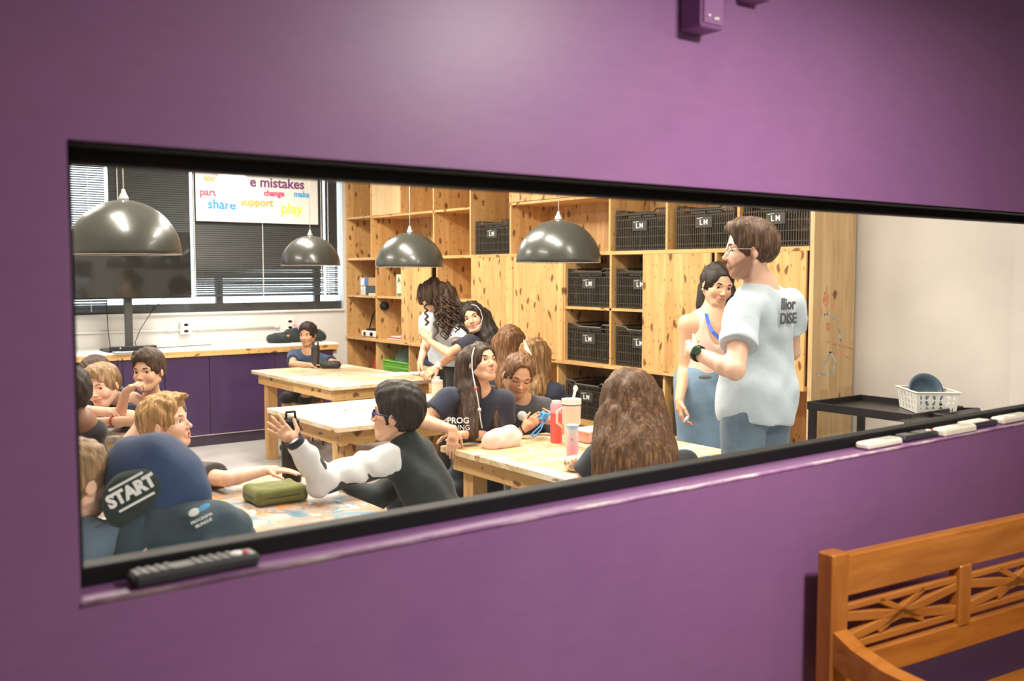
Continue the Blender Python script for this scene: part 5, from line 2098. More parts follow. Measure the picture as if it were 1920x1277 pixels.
MB().ball(c_ - xd2 * .012, (.016, .003, .010), 14, 8, np.stack([xd2, n_, np.cross(n_, xd2)], 1)).build('emblem', M_LOGO, r7, smooth=True)
MB().ball(c_ + xd2 * .018, (.018, .003, .007), 14, 8, np.stack([xd2, n_, np.cross(n_, xd2)], 1)).build('emblem', plain('logo_blue', (0.12, 0.42, 0.75), .6), r7, smooth=True)
text_mesh('PROGRAMA', .0115, M_LOGO, 'lettering', r7, frame(c_ + n_ * .002 - np.cross(n_, xd2) * .024, xd2, np.cross(n_, xd2)), th=.0008)
text_mesh('BILINGUE', .0115, M_LOGO, 'lettering', r7, frame(c_ + n_ * .002 - np.cross(n_, xd2) * .037, xd2, np.cross(n_, xd2)), th=.0008)
stool(P[0], P[1], 'stool under the child in the hooded top')

# 8 boy with glasses in a black and white jacket
hc = PD(742, 778, 3.90)
Nk = PD(768, 850, 3.93)
P = vec(Nk[0] + .14, Nk[1] - .08, .50)
JK = cloth('black_jacket', (0.030, 0.040, 0.040))
JW = cloth('white_jacket_panel', (0.74, 0.75, 0.77), var=.05)
WL = PD(556, 832, 3.52)
EL = PD(604, 902, 3.60)
SL8 = PD(718, 866, 3.80)
r8, i8 = person('black-haired boy with blue glasses in a black jacket with white sleeve, raising his open hand', P, Nk, .82,
       lookdir(-98, 8), hc, .232, skin=SK_MID, body_az=-112, mouth='closed', fine=.003,
       shoulders=(PD(790, 880, 4.12), SL8),
       arms=dict(L=dict(w=WL, e=EL, d=-RT * .72 + Z1 * .62 + AW * .1, n=AW * .9 - RT * .35, side=RT + Z1 * .5, curl=.10, spread=1.0, thumb=1.0),
                 R=dict(w=PD(640, 900, 3.98), e=PD(700, 935, 3.95), d=-RT + Z1 * .2, n=-Z1, side=AW, curl=.2)),
       shirt=dict(kind='jacket', name='jacket', wrinkle=1.8, hem=.03), shirt_mat=JK, pants_mat=DARKP, gaze=lookdir(-98, 4),
       hair=dict(thick=.065, top=.08, nape=-.30, side_z=-.14, tufts=[((-.1, .25, .38), (.14, .32, .34), .10, .10)]), hair_m=H_BLACK, group=None)
G = Field(np.min([WL, EL, SL8, Nk], 0) - .12, np.max([WL, EL, SL8, Nk], 0) + .12, .0062)
upn = unit(vec(0, 0, 1) - .3 * RT - .55 * AW)
sc_ = .82
G.cone(SL8, EL, .056 * sc_ + .017, .047 * sc_ + .018, .02)
G.cone(EL, WL - unit(WL - EL) * .02, .047 * sc_ + .018, .032 * sc_ + .015, .02)
G.cone(SL8, Nk + RT * -.03, .060, .050, .03)
G.displace(wr(.0055, 1.5, .5))
G.cone(SL8 - upn * .062, EL - upn * .058, .058, .055, .004, 'sub')
Pm, Q = G.mesh()
np_object('sleeve_panel', Pm, Q, JW, r8)
# glasses
def glasses(parent, c, R, h, mat, r=.085, w=.150, th=.0028, az=0.0):
    L = lambda *p: c + R @ (np.array(p, float) * h)
    mb = MB()
    for s in (-1, 1):
        mb.tube([L(s * w + .092 * math.cos(a), .375 - abs(s * w + .092 * math.cos(a)) * .12, -.005 + .066 * math.sin(a)) for a in [2 * PI * q / 20 for q in range(20)]], th, 6, closed=True)
        mb.tube([L(s * (w + .09), .36, .01), L(s * .335, .22, .02), L(s * .355, -.02, .02), L(s * .35, -.10, -.03)], th, 6)
    mb.tube([L(-.055, .378, .0), L(0, .395, .015), L(.055, .378, .0)], th, 6)
    mb.build('glasses', mat, parent, smooth=True)


cuff_ring('cuff', NAVY, WL + unit(WL - EL) * .010, WL - EL, .031, .030, r8, 'dark navy cuff')
glasses(r8, i8['hc'], i8['R'], i8['hh'], plain('blue_glasses_frame', (0.02, 0.03, 0.16), .3), th=.0038)
stool(P[0], P[1], 'stool under the boy in the black and white jacket')

# 9 boy at the far table
hc = PD(577, 628, 8.95)
Nk = hc - Z1 * .175 + AW * .02
P = vec(Nk[0] + .02, Nk[1] + .10, .50)
r9, i9 = person('boy in a navy T-shirt sitting alone at the far table with folded arms', P, Nk, .80, lookdir(-14, -2), hc, .212, skin=SK_TAN, body_az=-8, gaze=lookdir(-38, 0),
       fine=.0034,
       arms=dict(R=dict(w=PD(580, 684, 8.60), e=PD(548, 683, 8.75), d=RT, n=-Z1, side=-AW, curl=.1),
                 L=dict(w=PD(605, 682, 8.65), e=PD(632, 681, 8.8), d=-RT, n=-Z1, side=-AW, curl=.1)),
       shirt=dict(kind='tee', sleeve=.6), shirt_mat=NAVY2, pants_mat=DARKP, pants='short', legs='seated', knee_dir=-AW - RT * .1,
       hair=dict(thick=.04, top=.07), hair_m=H_BLACK)
MB().ball(i9['Nk'] + i9['f'] * .115 - i9['u'] * .155, (.035, .008, .03), 14, 8).build('emblem', M_LOGO, r9, smooth=True)
stool(P[0], P[1], 'stool under the boy at the far table')

# 10 curly-haired woman
hc = PD(812, 560, 7.15)
Nk = PD(842, 590, 7.22)
P = PD(845, 672, 7.28)
r10, i10 = person('woman with long dark curly hair in a white T-shirt bending over the far table', P, Nk, .93, lookdir(-42, -42), hc, .232, roll=-6, skin=SK_MID, body_az=-38,
       mouth='closed', eyes='narrow', legs='stand', shoulders=(PD(803, 600, 7.15), PD(862, 602, 7.12)),
       arms=dict(R=dict(w=PD(790, 672, 6.95), e=PD(800, 643, 7.12), d=-RT * .2 - Z1 + -AW * .3, n=RT, side=-AW, curl=.35),
                 L=dict(w=PD(822, 687, 6.90), e=PD(856, 660, 6.95), d=-RT * .8 - Z1 * .5 - AW * .1, n=AW - Z1, side=-AW - RT, curl=.3)),
       shirt=dict(kind='tee', sleeve=.68, wrinkle=1.4, hem=-.02), shirt_mat=WHITET, pants_mat=cloth('dark_olive_cloth', (0.030, 0.028, 0.024)),
       hair=dict(style='long', thick=.08, face_cut=((0.02, .55, -.16), (.30, .36, .46)), locks=[
           (PD(832, 550, 7.15), PD(838, 586, 7.05), .08, .05), (PD(842, 556, 7.2), PD(862, 584, 7.14), .07, .035)],
           groove=.006, gf=110), hair_m=H_DBROWN)
mb = MB()
rnd = random.Random(5)
for k in range(34):
    x0 = 822 + 42 * rnd.random()
    top = PD(x0 - 6, 545 + (x0 - 822) * .5, 7.02 + .1 * rnd.random())
    xe = x0 + rnd.uniform(-8, 14)
    end = PD(xe, 600 + rnd.uniform(0, 42) - (x0 - 822) * .3, 6.95 + .1 * rnd.random())
    n = 40
    ph = rnd.random() * 6
    pts = []
    for q in range(n):
        t_ = q / (n - 1)
        c_ = top * (1 - t_) + end * t_
        rr = .010 + .008 * t_
        a = ph + t_ * 26
        pts.append(c_ + RT * rr * math.cos(a) + AW * rr * math.sin(a))
    mb.tube(pts, [.0075 * (1 - .6 * abs(2 * q / (n - 1) - 1) ** 3) for q in range(n)], 5)
for sx in (797, 799):
    pts = [PD(sx + t_ * 3, 570 + 40 * t_, 6.98) + RT * .009 * math.cos(t_ * 22) + AW * .009 * math.sin(t_ * 22) for t_ in np.linspace(0, 1, 30)]
    mb.tube(pts, .005, 5)
mb.build('curls', H_DBROWN, r10, smooth=True)
cuff_ring('wristwatch', plain('cream_watch', (0.80, 0.74, 0.60), .3), PD(824, 685, 6.90), -RT * .8 - Z1 * .5, .030, .012, r10, 'cream wristwatch')
MB().ball(PD(821, 684, 6.865), (.020, .008, .020), 16, 8, np.stack([RT, -AW, Z1], 1)).build('watch_face', plain('watch_face', (0.85, 0.82, 0.74), .2), r10, smooth=True)

MB().ball(PD(851, 632, 7.02), (.020, .008, .022), 12, 8, np.stack([RT, -AW, Z1], 1)).build('emblem', MATS['logo_blue'], r10, smooth=True)

# 11 girl hugging the woman from the side
hc = PD(886, 596, 7.02)
Nk = PD(900, 632, 7.08)
P = vec(Nk[0] + .06, Nk[1] + .02, .78)
r11, i11 = person('smiling girl with long black hair hugging the curly-haired woman from behind', P, Nk, .82, lookdir(-8, 2), hc, .225, roll=-18, skin=SK_MID, body_az=-30,
       mouth='smile', eyes='open', legs='stand', gaze=-fw, shoulders=(PD(880, 642, 6.98), PD(918, 650, 7.15)),
       arms=dict(R=dict(w=PD(806, 640, 6.92), e=PD(842, 662, 6.80), d=-RT * .55 + Z1 * .75 + AW * .2, n=AW, side=RT, curl=.2)),
       shirt=dict(kind='tee', sleeve=.60), shirt_mat=NAVY, pants_mat=DARKP,
       hair=dict(style='long', thick=.05, face_cut=((-.04, .52, -.14), (.31, .36, .46)), locks=[
           (PD(898, 600, 7.10), PD(918, 640, 7.05), .10, .09), (PD(915, 632, 7.05), PD(918, 700, 7.05), .08, .05)]), hair_m=H_BLACK)
MB().tube([PD(884, 571, 6.92), PD(893, 573, 6.88), PD(901, 582, 6.88), PD(905, 596, 6.90), PD(902, 607, 6.90), PD(893, 617, 6.90), PD(880, 622, 6.88)], .0024, 6).build(
    'hair_braid', plain('silver_thread', (0.65, 0.68, 0.70), .5), r11, smooth=True)

# 12 girl with a beaded braid looking up
hc = PD(904, 681, 4.86)
Nk = PD(896, 742, 4.90)
P = vec(Nk[0] + .03, Nk[1] + .10, .50)
r12, i12 = person('girl with long dark hair and a thin beaded braid, looking up to the right', P, Nk, .84, lookdir(38, 20), hc, .205, roll=4, skin=SK_MID, body_az=-6, fine=.003,
       mouth='closed', jaw=.94, gaze=lookdir(55, 28), shoulders=(PD(842, 748, 4.85), PD(942, 752, 4.95)),
       arms=dict(R=dict(w=PD(850, 806, 4.66), e=PD(797, 790, 4.80), d=-RT * .05 - Z1 * .9 - AW * .25, n=AW, side=RT, curl=.12),
                 L=dict(w=PD(868, 815, 4.70), e=PD(945, 820, 5.02), d=-RT - Z1 * .05, n=-Z1 - AW * .2, side=Z1, curl=.30)),
       shirt=dict(kind='tee', sleeve=.60), shirt_mat=NAVY, pants_mat=DARKP, knee_dir=unit(-AW * .6 - RT * .9),
       hair=dict(style='long', thick=.035, face_cut=((0, .52, -.13), (.315, .36, .48)), locks=[
           (PD(880, 682, 4.90), PD(880, 745, 4.88), .075, .07), (PD(880, 735, 4.84), PD(884, 815, 4.74), .055, .035),
           (PD(876, 700, 4.95), PD(872, 770, 4.85), .06, .05), (PD(922, 735, 4.92), PD(928, 800, 4.86), .035, .022)]), hair_m=H_DBROWN)
mb = MB()
br = [(889, 652), (885, 668), (885, 690), (888, 710), (892, 728), (896, 748), (899, 768), (901, 786), (904, 803)]
pts = [PD(x, y, 4.84 - .17 * min(1, k / 4) - (.03 if k < 2 else 0)) for k, (x, y) in enumerate(br)]
mb.tube(pts, .0028, 6)
mb.build('hair_braid', plain('pale_thread', (0.68, 0.66, 0.64), .5), r12, smooth=True)
for k, c_ in ((4, (0.75, 0.12, 0.15)), (6, (0.70, 0.66, 0.68))):
    MB().ball(pts[k], .009, 10, 8).build('bead', plain('bead_%d' % k, c_, .3), r12, smooth=True)
cuff_ring('bracelet', plain('maroon_cord', (0.16, 0.03, 0.05), .6), PD(850, 803, 4.66), -Z1 * .9, .027, .012, r12)
fx = unit(i12['r'])
text_mesh('PROG', .040, M_LOGO, 'lettering', r12, frame(PD(859, 789, 4.69), RT, Z1 + AW * .05), th=.001, bold=.001)
text_mesh('BILING', .034, M_LOGO, 'lettering', r12, frame(PD(861, 802, 4.68), RT, Z1 + AW * .05), th=.001, bold=.0)
stool(P[0], P[1], 'stool under the girl with the beaded braid')

# 13 girl looking down at a blue toy
hc = PD(972, 705, 5.12)
Nk = PD(975, 756, 5.20)
P = vec(Nk[0] + .10, Nk[1] + .06, .50)
r13, i13 = person('girl with tied-back brown hair looking down at the blue toy in her hands', P, Nk, .82, lookdir(12, -20), hc, .222, roll=10, skin=SK_TAN, body_az=6, fine=.003,
       mouth='closed', eyes='closed', shoulders=(PD(936, 770, 5.12), PD(1020, 766, 5.22)),
       arms=dict(R=dict(w=PD(982, 805, 4.93), e=PD(946, 830, 5.02), d=RT * .75 + Z1 * .62, n=AW - Z1 * .2, side=RT * .4 + Z1, curl=.45),
                 L=dict(w=PD(1042, 790, 5.02), e=PD(1052, 822, 5.15), d=-RT * .9 + Z1 * .2, n=AW, side=Z1, curl=.5)),
       shirt=dict(kind='tee', sleeve=.85), shirt_mat=GREYT, pants_mat=DARKP,
       hair=dict(thick=.020, nape=-.30, face_cut=((0, .62, .08), (.37, .42, .50)), tufts=[((-.38, -.05, .1), (-.36, -.1, -.2), .06, .04)]), hair_m=H_BROWN)
for s in (-1, 1):
    mb = MB()
    R, c0, h = i13['R'], i13['hc'], i13['hh']
    mb.tube([c0 + R @ (vec(s * a, y, z) * h) for a, y, z in ((.09, .322, -.010), (.14, .322, -.022), (.20, .290, -.012))], .0022, 6)
    mb.build('eyelashes', H_BLACK, r13, smooth=True)
cuff_ring('bracelet', M_BLACK, PD(980, 806, 4.94), RT * .6 + Z1 * .3, .026, .007, r13)
MB().ball(PD(979, 780, 5.055), (.026, .008, .026), 18, 10, np.stack([RT, -AW, Z1], 1)).build('emblem', M_LOGO, r13, smooth=True)
stool(P[0], P[1], 'stool under the girl with the blue toy')

# 14, 15 girls seen from behind near the shelving
hc = PD(957, 645, 6.35)
Nk = hc - Z1 * .20
P = vec(Nk[0], Nk[1], .50)
person('girl with long smooth brown hair seen from behind, in front of the pine doors', P, Nk, .84, lookdir(172, 0), hc, .225, skin=SK_MID, body_az=170,
       arms=dict(R=dict(w=Nk + AW * .30 + RT * .1 - Z1 * .30, d=AW, n=-Z1, side=-RT, curl=.3, fine=.006), L=dict(w=Nk + AW * .30 - RT * .1 - Z1 * .30, d=AW, n=-Z1, side=RT, curl=.3, fine=.006)),
       shirt=dict(kind='tee'), shirt_mat=NAVY, pants_mat=DARKP, fine=.006, knee_dir=AW,
       hair=dict(style='long', thick=.06, locks=[(hc - Z1 * .02, hc - Z1 * .22 - AW * .06, .115, .10), (hc - Z1 * .2 - AW * .07, hc - Z1 * .36 - AW * .09, .10, .06),
                 (hc - RT * .08, hc - RT * .10 - Z1 * .25, .05, .03)], groove=.002), hair_m=H_BROWN)
stool(P[0], P[1], 'stool under the brown-haired girl seen from behind')
hc = PD(1004, 668, 6.15)
Nk = hc - Z1 * .19 + RT * .02
P = vec(Nk[0] + .05, Nk[1] - .02, .50)
r15, i15 = person('girl with long light brown hair and a pale bow, turned away near the shelves', P, Nk, .80, lookdir(140, -8), hc, .215, skin=SK_MID, body_az=140,
       arms=dict(R=dict(w=Nk + AW * .28 + RT * .1 - Z1 * .28, d=AW, n=-Z1, side=-RT, curl=.3, fine=.006)),
       shirt=dict(kind='tee'), shirt_mat=NAVY, pants_mat=DARKP, fine=.006, knee_dir=AW,
       hair=dict(style='long', thick=.05, locks=[(hc - Z1 * .02, hc - Z1 * .22 - AW * .05, .10, .085), (hc - Z1 * .20 - AW * .06, hc - Z1 * .34 - AW * .08 + RT * .02, .085, .03)], groove=.0028), hair_m=H_LBROWN)
mb = MB()
a, b_, c_, d_ = PD(981, 637, 5.98), PD(985, 640, 5.98), PD(998, 667, 5.95), PD(984, 655, 5.95)
mb.add([a, b_, c_, d_, a + AW * .012, b_ + AW * .012, c_ + AW * .012, d_ + AW * .012], [(0, 3, 2, 1), (4, 5, 6, 7), (0, 1, 5, 4), (1, 2, 6, 5), (2, 3, 7, 6), (3, 0, 4, 7)])
mb.build('hair_bow', plain('pale_pink_bow', (0.85, 0.62, 0.54), .6), r15)
stool(P[0], P[1], 'stool under the light brown-haired girl with the bow')

# 16 long-haired girl in front, back to us
hc = PD(1182, 757, 3.86)
Nk = PD(1196, 842, 3.86)
P = vec(Nk[0] + .03, Nk[1] - .06, .48)
person('girl with very long reddish-brown hair seen from behind at the near side of the table', P, Nk, .84, lookdir(168, -6), hc, .228, skin=SK_MID, body_az=172,
       shoulders=(PD(1282, 872, 3.92), PD(1122, 860, 3.84)),
       arms=dict(R=dict(w=PD(1240, 862, 4.25), e=PD(1312, 925, 4.02), d=-RT, n=-Z1, side=AW, curl=.3),
                 L=dict(w=PD(1090, 870, 4.10), e=PD(1100, 892, 3.86), d=-RT * .2 + AW + Z1 * .2, n=-Z1, side=RT, curl=.3)),
       shirt=dict(kind='tee', sleeve=.95), shirt_mat=cloth('dark_slate_jersey', (0.050, 0.055, 0.068)), pants_mat=DARKP, fine=.005, knee_dir=AW,
       hair=dict(style='long', thick=.075, grid=.0055, groove=.0035, gf=120, locks=[
           (hc - AW * .02, PD(1186, 860, 3.72), .125, .145, .05), (PD(1160, 800, 3.78), PD(1150, 890, 3.72), .085, .075, .05),
           (PD(1215, 800, 3.80), PD(1232, 890, 3.74), .085, .09, .05), (PD(1186, 860, 3.72), PD(1186, 930, 3.66), .13, .12, .05),
           (PD(1140, 830, 3.80), PD(1128, 870, 3.80), .05, .03)]), hair_m=H_BROWN2)
stool(P[0], P[1], 'stool under the long-haired girl in front')

# 17 woman with a lanyard
hc = PD(1346, 535, 5.12)
Nk = PD(1337, 595, 5.15)
P = PD(1325, 716, 5.20)
r17, i17 = person('woman with dark tied hair, pink sleeveless top, blue lanyard and denim skirt', P, Nk, .93, lookdir(14, -12), hc, .222, roll=8, skin=SK_MID, body_az=10, fine=.003,
       mouth='closed', eyes='open', legs='stand', gaze=lookdir(20, -16), shoulders=(PD(1290, 608, 5.12), PD(1392, 606, 5.18)), torso=.94,
       arms=dict(R=dict(w=PD(1274, 750, 5.05), e=PD(1284, 690, 5.15), d=-Z1 + RT * .12 - AW * .1, n=RT, side=-AW, curl=.35),
                 L=dict(w=PD(1395, 735, 5.2), e=PD(1408, 675, 5.3), d=-Z1, n=-RT, side=-AW, curl=.3)),
       shirt=dict(kind='tank', name='sleeveless_top', wrinkle=.7), shirt_mat=cloth('pale_pink_knit', (0.80, 0.56, 0.46), var=.04), pants='skirt', pants_mat=DENIM,
       hair=dict(style='long', thick=.030, face_cut=((0, .56, -.08), (.37, .38, .49)), locks=[(PD(1328, 540, 5.26), PD(1322, 572, 5.26), .055, .05), (PD(1362, 545, 5.26), PD(1366, 566, 5.24), .05, .04)]), hair_m=H_BLACK)
mb = MB()
la = [PD(1324, 588, 5.06), PD(1328, 606, 4.98), PD(1336, 622, 4.95), PD(1348, 634, 4.945), PD(1360, 648, 4.95)]
lb = [PD(1370, 588, 5.08), PD(1369, 606, 5.0), PD(1366, 625, 4.96), PD(1360, 648, 4.95)]
for pl in (la, lb):
    vs = []
    for i, q_ in enumerate(pl):
        dd = unit(pl[min(i + 1, len(pl) - 1)] - pl[max(i - 1, 0)])
        sd_ = unit(np.cross(dd, -fw))
        for w_, f_ in ((-1, 0), (1, 0), (1, 1), (-1, 1)):
            vs.append(q_ + sd_ * w_ * .0095 - fw * f_ * .003)
    mb.add(vs, [(i * 4 + k, i * 4 + (k + 1) % 4, i * 4 + 4 + (k + 1) % 4, i * 4 + 4 + k) for i in range(len(pl) - 1) for k in range(4)])
mb.bar(PD(1360, 648, 4.95), PD(1361, 662, 4.95), .003, .014, up=RT)
mb.build('lanyard', plain('blue_lanyard', (0.03, 0.10, 0.48), .5), r17)
for s in (-1, 1):
    MB().ball(i17['hc'] + i17['R'] @ (vec(s * .36, .0, -.15) * i17['hh']), .008, 10, 8).build('earring', plain('gold', (0.8, 0.6, 0.3), .2, metal=.8), r17, smooth=True)
MB().tube([PD(1335, 606, 5.03), PD(1348, 609, 5.0), PD(1362, 603, 5.02)], .0012, 5).build('necklace', MATS['gold'], r17, smooth=True)
cuff_ring('hair_tie', M_BLACK, PD(1273, 760, 5.05), -Z1, .027, .007, r17, 'black hair tie around the wrist')
MB().ball(PD(1322, 707, 5.02), (.035, .005, .012), 16, 8, np.stack([RT, -AW, Z1], 1)).build('pocket_opening', plain('pocket_grey', (0.14, 0.14, 0.14), .8), r17, smooth=True)
o = MB().tube([PD(1283, 792, 4.98), PD(1290, 782, 4.97)], .008, 10).build('marker', plain('marker_lilac', (0.5, 0.5, 0.66), .4), smooth=True, origin=tuple(PD(1286, 787, 4.98)))
tag(o, 'small pale marker held in the hand of the woman with the lanyard', 'pen')

# 18 man
hc = PD(1404, 470, 4.08)
Nk = PD(1428, 549, 4.13)
P = PD(1420, 742, 4.14)
r18, i18 = person('bearded man with glasses in a pale blue-white T-shirt and jeans, standing in profile', P, Nk, 1.03, lookdir(-95, 1), hc, .248, roll=0, skin=SK_FAIR, body_az=-140, fine=.003,
       mouth='closed', legs='stand', gaze=lookdir(-70, -8), shoulders=(PD(1478, 572, 4.30), PD(1392, 585, 3.98)), torso=.98,
       arms=dict(L=dict(w=PD(1306, 662, 3.98), e=PD(1378, 695, 3.80), d=-RT * .25 + AW * .9 + Z1 * .1, n=RT, side=Z1, curl=.6),
                 R=dict(w=PD(1440, 690, 4.45), e=PD(1484, 660, 4.35), d=-RT, n=-Z1, side=AW, curl=.4)),
       shirt=dict(kind='tee', sleeve=.60, wrinkle=1.8, hem=.06, neck=.064), shirt_mat=cloth('pale_blue_white_jersey', (0.50, 0.59, 0.66), var=.04), pants_mat=DENIM2,
       beard=1.0, hair=dict(side_z=-.04, face_cut=((0, .56, -.06), (.38, .38, .44)), thick=.020, top=.07, nape=-.20, tufts=[((-.1, .26, .40), (.1, .34, .37), .10, .07), ((0, .1, .46), (0, .32, .42), .10, .08)], groove=.0015), hair_m=hair_mat('hair_mid_brown', (0.060, 0.030, 0.016), (0.20, 0.115, 0.06)))
R, h = i18['R'], i18['hh']
glasses(r18, i18['hc'], R, h, plain('silver_glasses_frame', (0.55, 0.52, 0.50), .25, metal=.7), th=.0016)
wd_ = unit(PD(1306, 662, 3.98) - PD(1378, 695, 3.80))
cuff_ring('wristwatch', M_BLACKMET, PD(1309, 663, 3.965), wd_, .031, .022, r18, 'dark wristwatch with a green face')
MB().ball(PD(1306, 657, 3.93), (.020, .007, .020), 16, 8, np.stack([RT, -AW, Z1], 1)).build('watch_face', plain('watch_green', (0.04, 0.10, 0.05), .2), r18, smooth=True)
M_INK = plain('dark_grey_ink', (0.09, 0.09, 0.10), .7)
bd = unit(RT * .75 + AW * .66)
for txt, y, sz in (('llior', 571, .066), ('DISE', 598, .062)):
    text_mesh(txt, sz, M_INK, 'lettering', r18, frame(PD(1478, y, 4.04) + RT * .0, bd, Z1), th=.001, bold=.002)

# ------------------------------------------------------------------ things on the tables
def bottle(name, px, py, d, r, h, mat, capmat, label, cap_h=.03, neck=.8, cat='bottle', top='cap', z=TZ):
    p = PD(px, py, d)
    p[2] = z
    t = thing(name, p, label, cat)
    MB().lathe([(0, 0), (r * .92, 0), (r, .006), (r, h * .86), (r * neck, h * .93), (r * neck, h), (0, h)], p, 28).build('bottle_body', mat, t, smooth='auto')
    MB().lathe([(0, h), (r * neck * 1.05, h), (r * neck * 1.05, h + cap_h), (0, h + cap_h)], p, 24).build('cap', capmat, t, smooth='auto')
    return t, p


M_TIN = plain('matte_black_steel', (0.014, 0.012, 0.010), .35, metal=.4)
p = PZ(547, 903, TZ)
t = thing('bottle', p, 'tall black bottle standing on the stained table between the two boys', 'bottle')
MB().lathe([(0, 0), (.036, 0), (.039, .006), (.039, .20), (.033, .215), (.033, .225), (0, .225)], p, 28).build('bottle_body', M_TIN, t, smooth='auto')
MB().lathe([(0, .225), (.034, .225), (.034, .25), (.02, .262), (0, .262)], p, 24).build('cap', M_BLACK, t, smooth='auto')
MB().tube([p + vec(-.02, 0, .255), p + vec(-.018, 0, .285), p + vec(.018, 0, .285), p + vec(.02, 0, .255)], .006, 8).build('carry_loop', M_BLACK, t, smooth=True)

# green pencil case
p = PZ(516, 938, TZ)
t = thing('pencil_case', p, 'olive green zipped case lying on the paint-stained front table', 'pencil case')
a_ = math.radians(12)
cx_, cy_ = unit(PZ(570, 920, TZ) - PZ(465, 935, TZ)), unit(PZ(500, 905, TZ) - PZ(465, 935, TZ))
cy_ = unit(cy_ - cx_ * (cx_ @ cy_))
Rc = np.stack([cx_, cy_, Z1], 1)
G = Field(p + vec(-.22, -.22, -.02), p + vec(.22, .22, .12), .005)
for (u_, v_) in ((-.075, -.045), (.075, -.045), (.075, .045), (-.075, .045)):
    pass
c4 = [p + cx_ * u_ * .078 + cy_ * v_ * .060 for u_, v_ in ((-1, -1), (1, -1), (1, 1), (-1, 1))]
for zz, rr in ((.022, .022), (.040, .020)):
    for i in range(4):
        G.cone(c4[i] + Z1 * zz, c4[(i + 1) % 4] + Z1 * zz, rr, rr, .004)
    G.cone(c4[0] + Z1 * zz, c4[2] + Z1 * zz, rr, rr, .01); G.cone(c4[1] + Z1 * zz, c4[3] + Z1 * zz, rr, rr, .01)
    G.ell(p + Z1 * zz, (.085, .075, rr), Rc, .01)
G.plane(p, -Z1)
G.displace(wr(.0012, 2.0, 1))
Pm, Q = G.mesh()
np_object('case_body', Pm, Q, cloth('olive_canvas', (0.17, 0.18, 0.055), var=.15), t)
rim = []
for i in range(4):
    cA, cB = c4[i], c4[(i + 1) % 4]
    dd = unit(cB - cA)
    oo = np.cross(dd, Z1)
    for q in range(8):
        rim.append(cA + (cB - cA) * q / 8 + oo * .0225 + Z1 * .031)
MB().tube(rim, .0028, 6, closed=True).build('zip', plain('zip_dark', (0.05, 0.05, 0.02), .5), t, smooth=True)

# small items on the back left table
p = PZ(247, 793, TZ)
tag(MB().ball(p + Z1 * .018, (.018, .018, .018), 16, 10).build('ball', plain('yellow_plastic', (0.85, 0.60, 0.03), .4), smooth=True, origin=tuple(p)), 'small yellow ball on the back left table beside the blond hair', 'ball')
p = PZ(235, 805, TZ)
tag(MB().b2((p[0] - .10, p[1] - .03, TZ + .0005), (p[0] + .05, p[1] + .07, TZ + .004)).build('paper_sheet', plain('printed_paper', (0.80, 0.76, 0.70), .7, var=.25, nscale=30), origin=tuple(p)), 'printed sheet of paper lying on the back left table', 'paper')

# far table
p = PZ(592, 690, TZ)
t = thing('bottle', p, 'dark bottle with a pale round sticker standing in front of the seated boy', 'bottle')
MB().lathe([(0, 0), (.036, 0), (.038, .006), (.038, .19), (.030, .20), (.030, .232), (0, .232)], p, 28).build('bottle_body', plain('steel_dark_fade', (0.07, 0.07, 0.075), .25, metal=.6), t, smooth='auto')
MB().ball(p + vec(-.01, -.034, .218), (.014, .006, .014), 12, 8).build('sticker', M_WHITEPL, t, smooth=True)
p = PZ(619, 691, TZ)
t = thing('pencil_case', p, 'black bumpy pencil case on the far table beside the dark bottle', 'pencil case')
G = Field(p + vec(-.16, -.12, -.02), p + vec(.16, .12, .12), .0045)
G.cone(p - RT * .055 + Z1 * .034, p + RT * .06 + Z1 * .034, .036, .036, .01)
G.displace(lambda X, Y, Z: .004 * np.sin(190 * X) * np.sin(190 * Z) * np.cos(170 * Y))
G.plane(p, -Z1)
Pm, Q = G.mesh()
np_object('case_body', Pm, Q, plain('black_rubber', (0.022, 0.025, 0.024), .45), t)
p = PZ(745, 702, TZ)
for q, (dx, dy, rz, lab) in enumerate(((-.03, 0, .2, 'large white sheet of paper lying on the far table'), (.20, -.05, -.3, 'white sheet under the hands of the curly-haired woman'))):
    R2 = np.array([[math.cos(rz), -math.sin(rz), 0], [math.sin(rz), math.cos(rz), 0], [0, 0, 1]])
    c_ = vec(p[0] + dx, p[1] + dy, TZ + .002 + q * .002)
    tag(MB().box(c_, (.34 if q == 0 else .15, .22, .0016), R2).build('paper_sheet', plain('white_paper', (0.84, 0.83, 0.83), .8, var=.02), origin=tuple(c_)), lab, 'paper')

# middle table: peach bottle
p = PZ(820, 770, TZ)
t = thing('bottle', p, 'peach-coloured drinking bottle with a clear lid on the middle table', 'bottle')
MB().lathe([(0, 0), (.032, 0), (.035, .006), (.035, .165), (.033, .17), (0, .17)], p, 28).build('bottle_body', plain('peach_bottle', (0.80, 0.47, 0.36), .4), t, smooth='auto')
MB().lathe([(0, .17), (.035, .17), (.035, .188), (.018, .192), (.016, .21), (0, .21)], p, 24).build('lid', plain('milky_grey', (0.55, 0.50, 0.46), .3), t, smooth='auto')

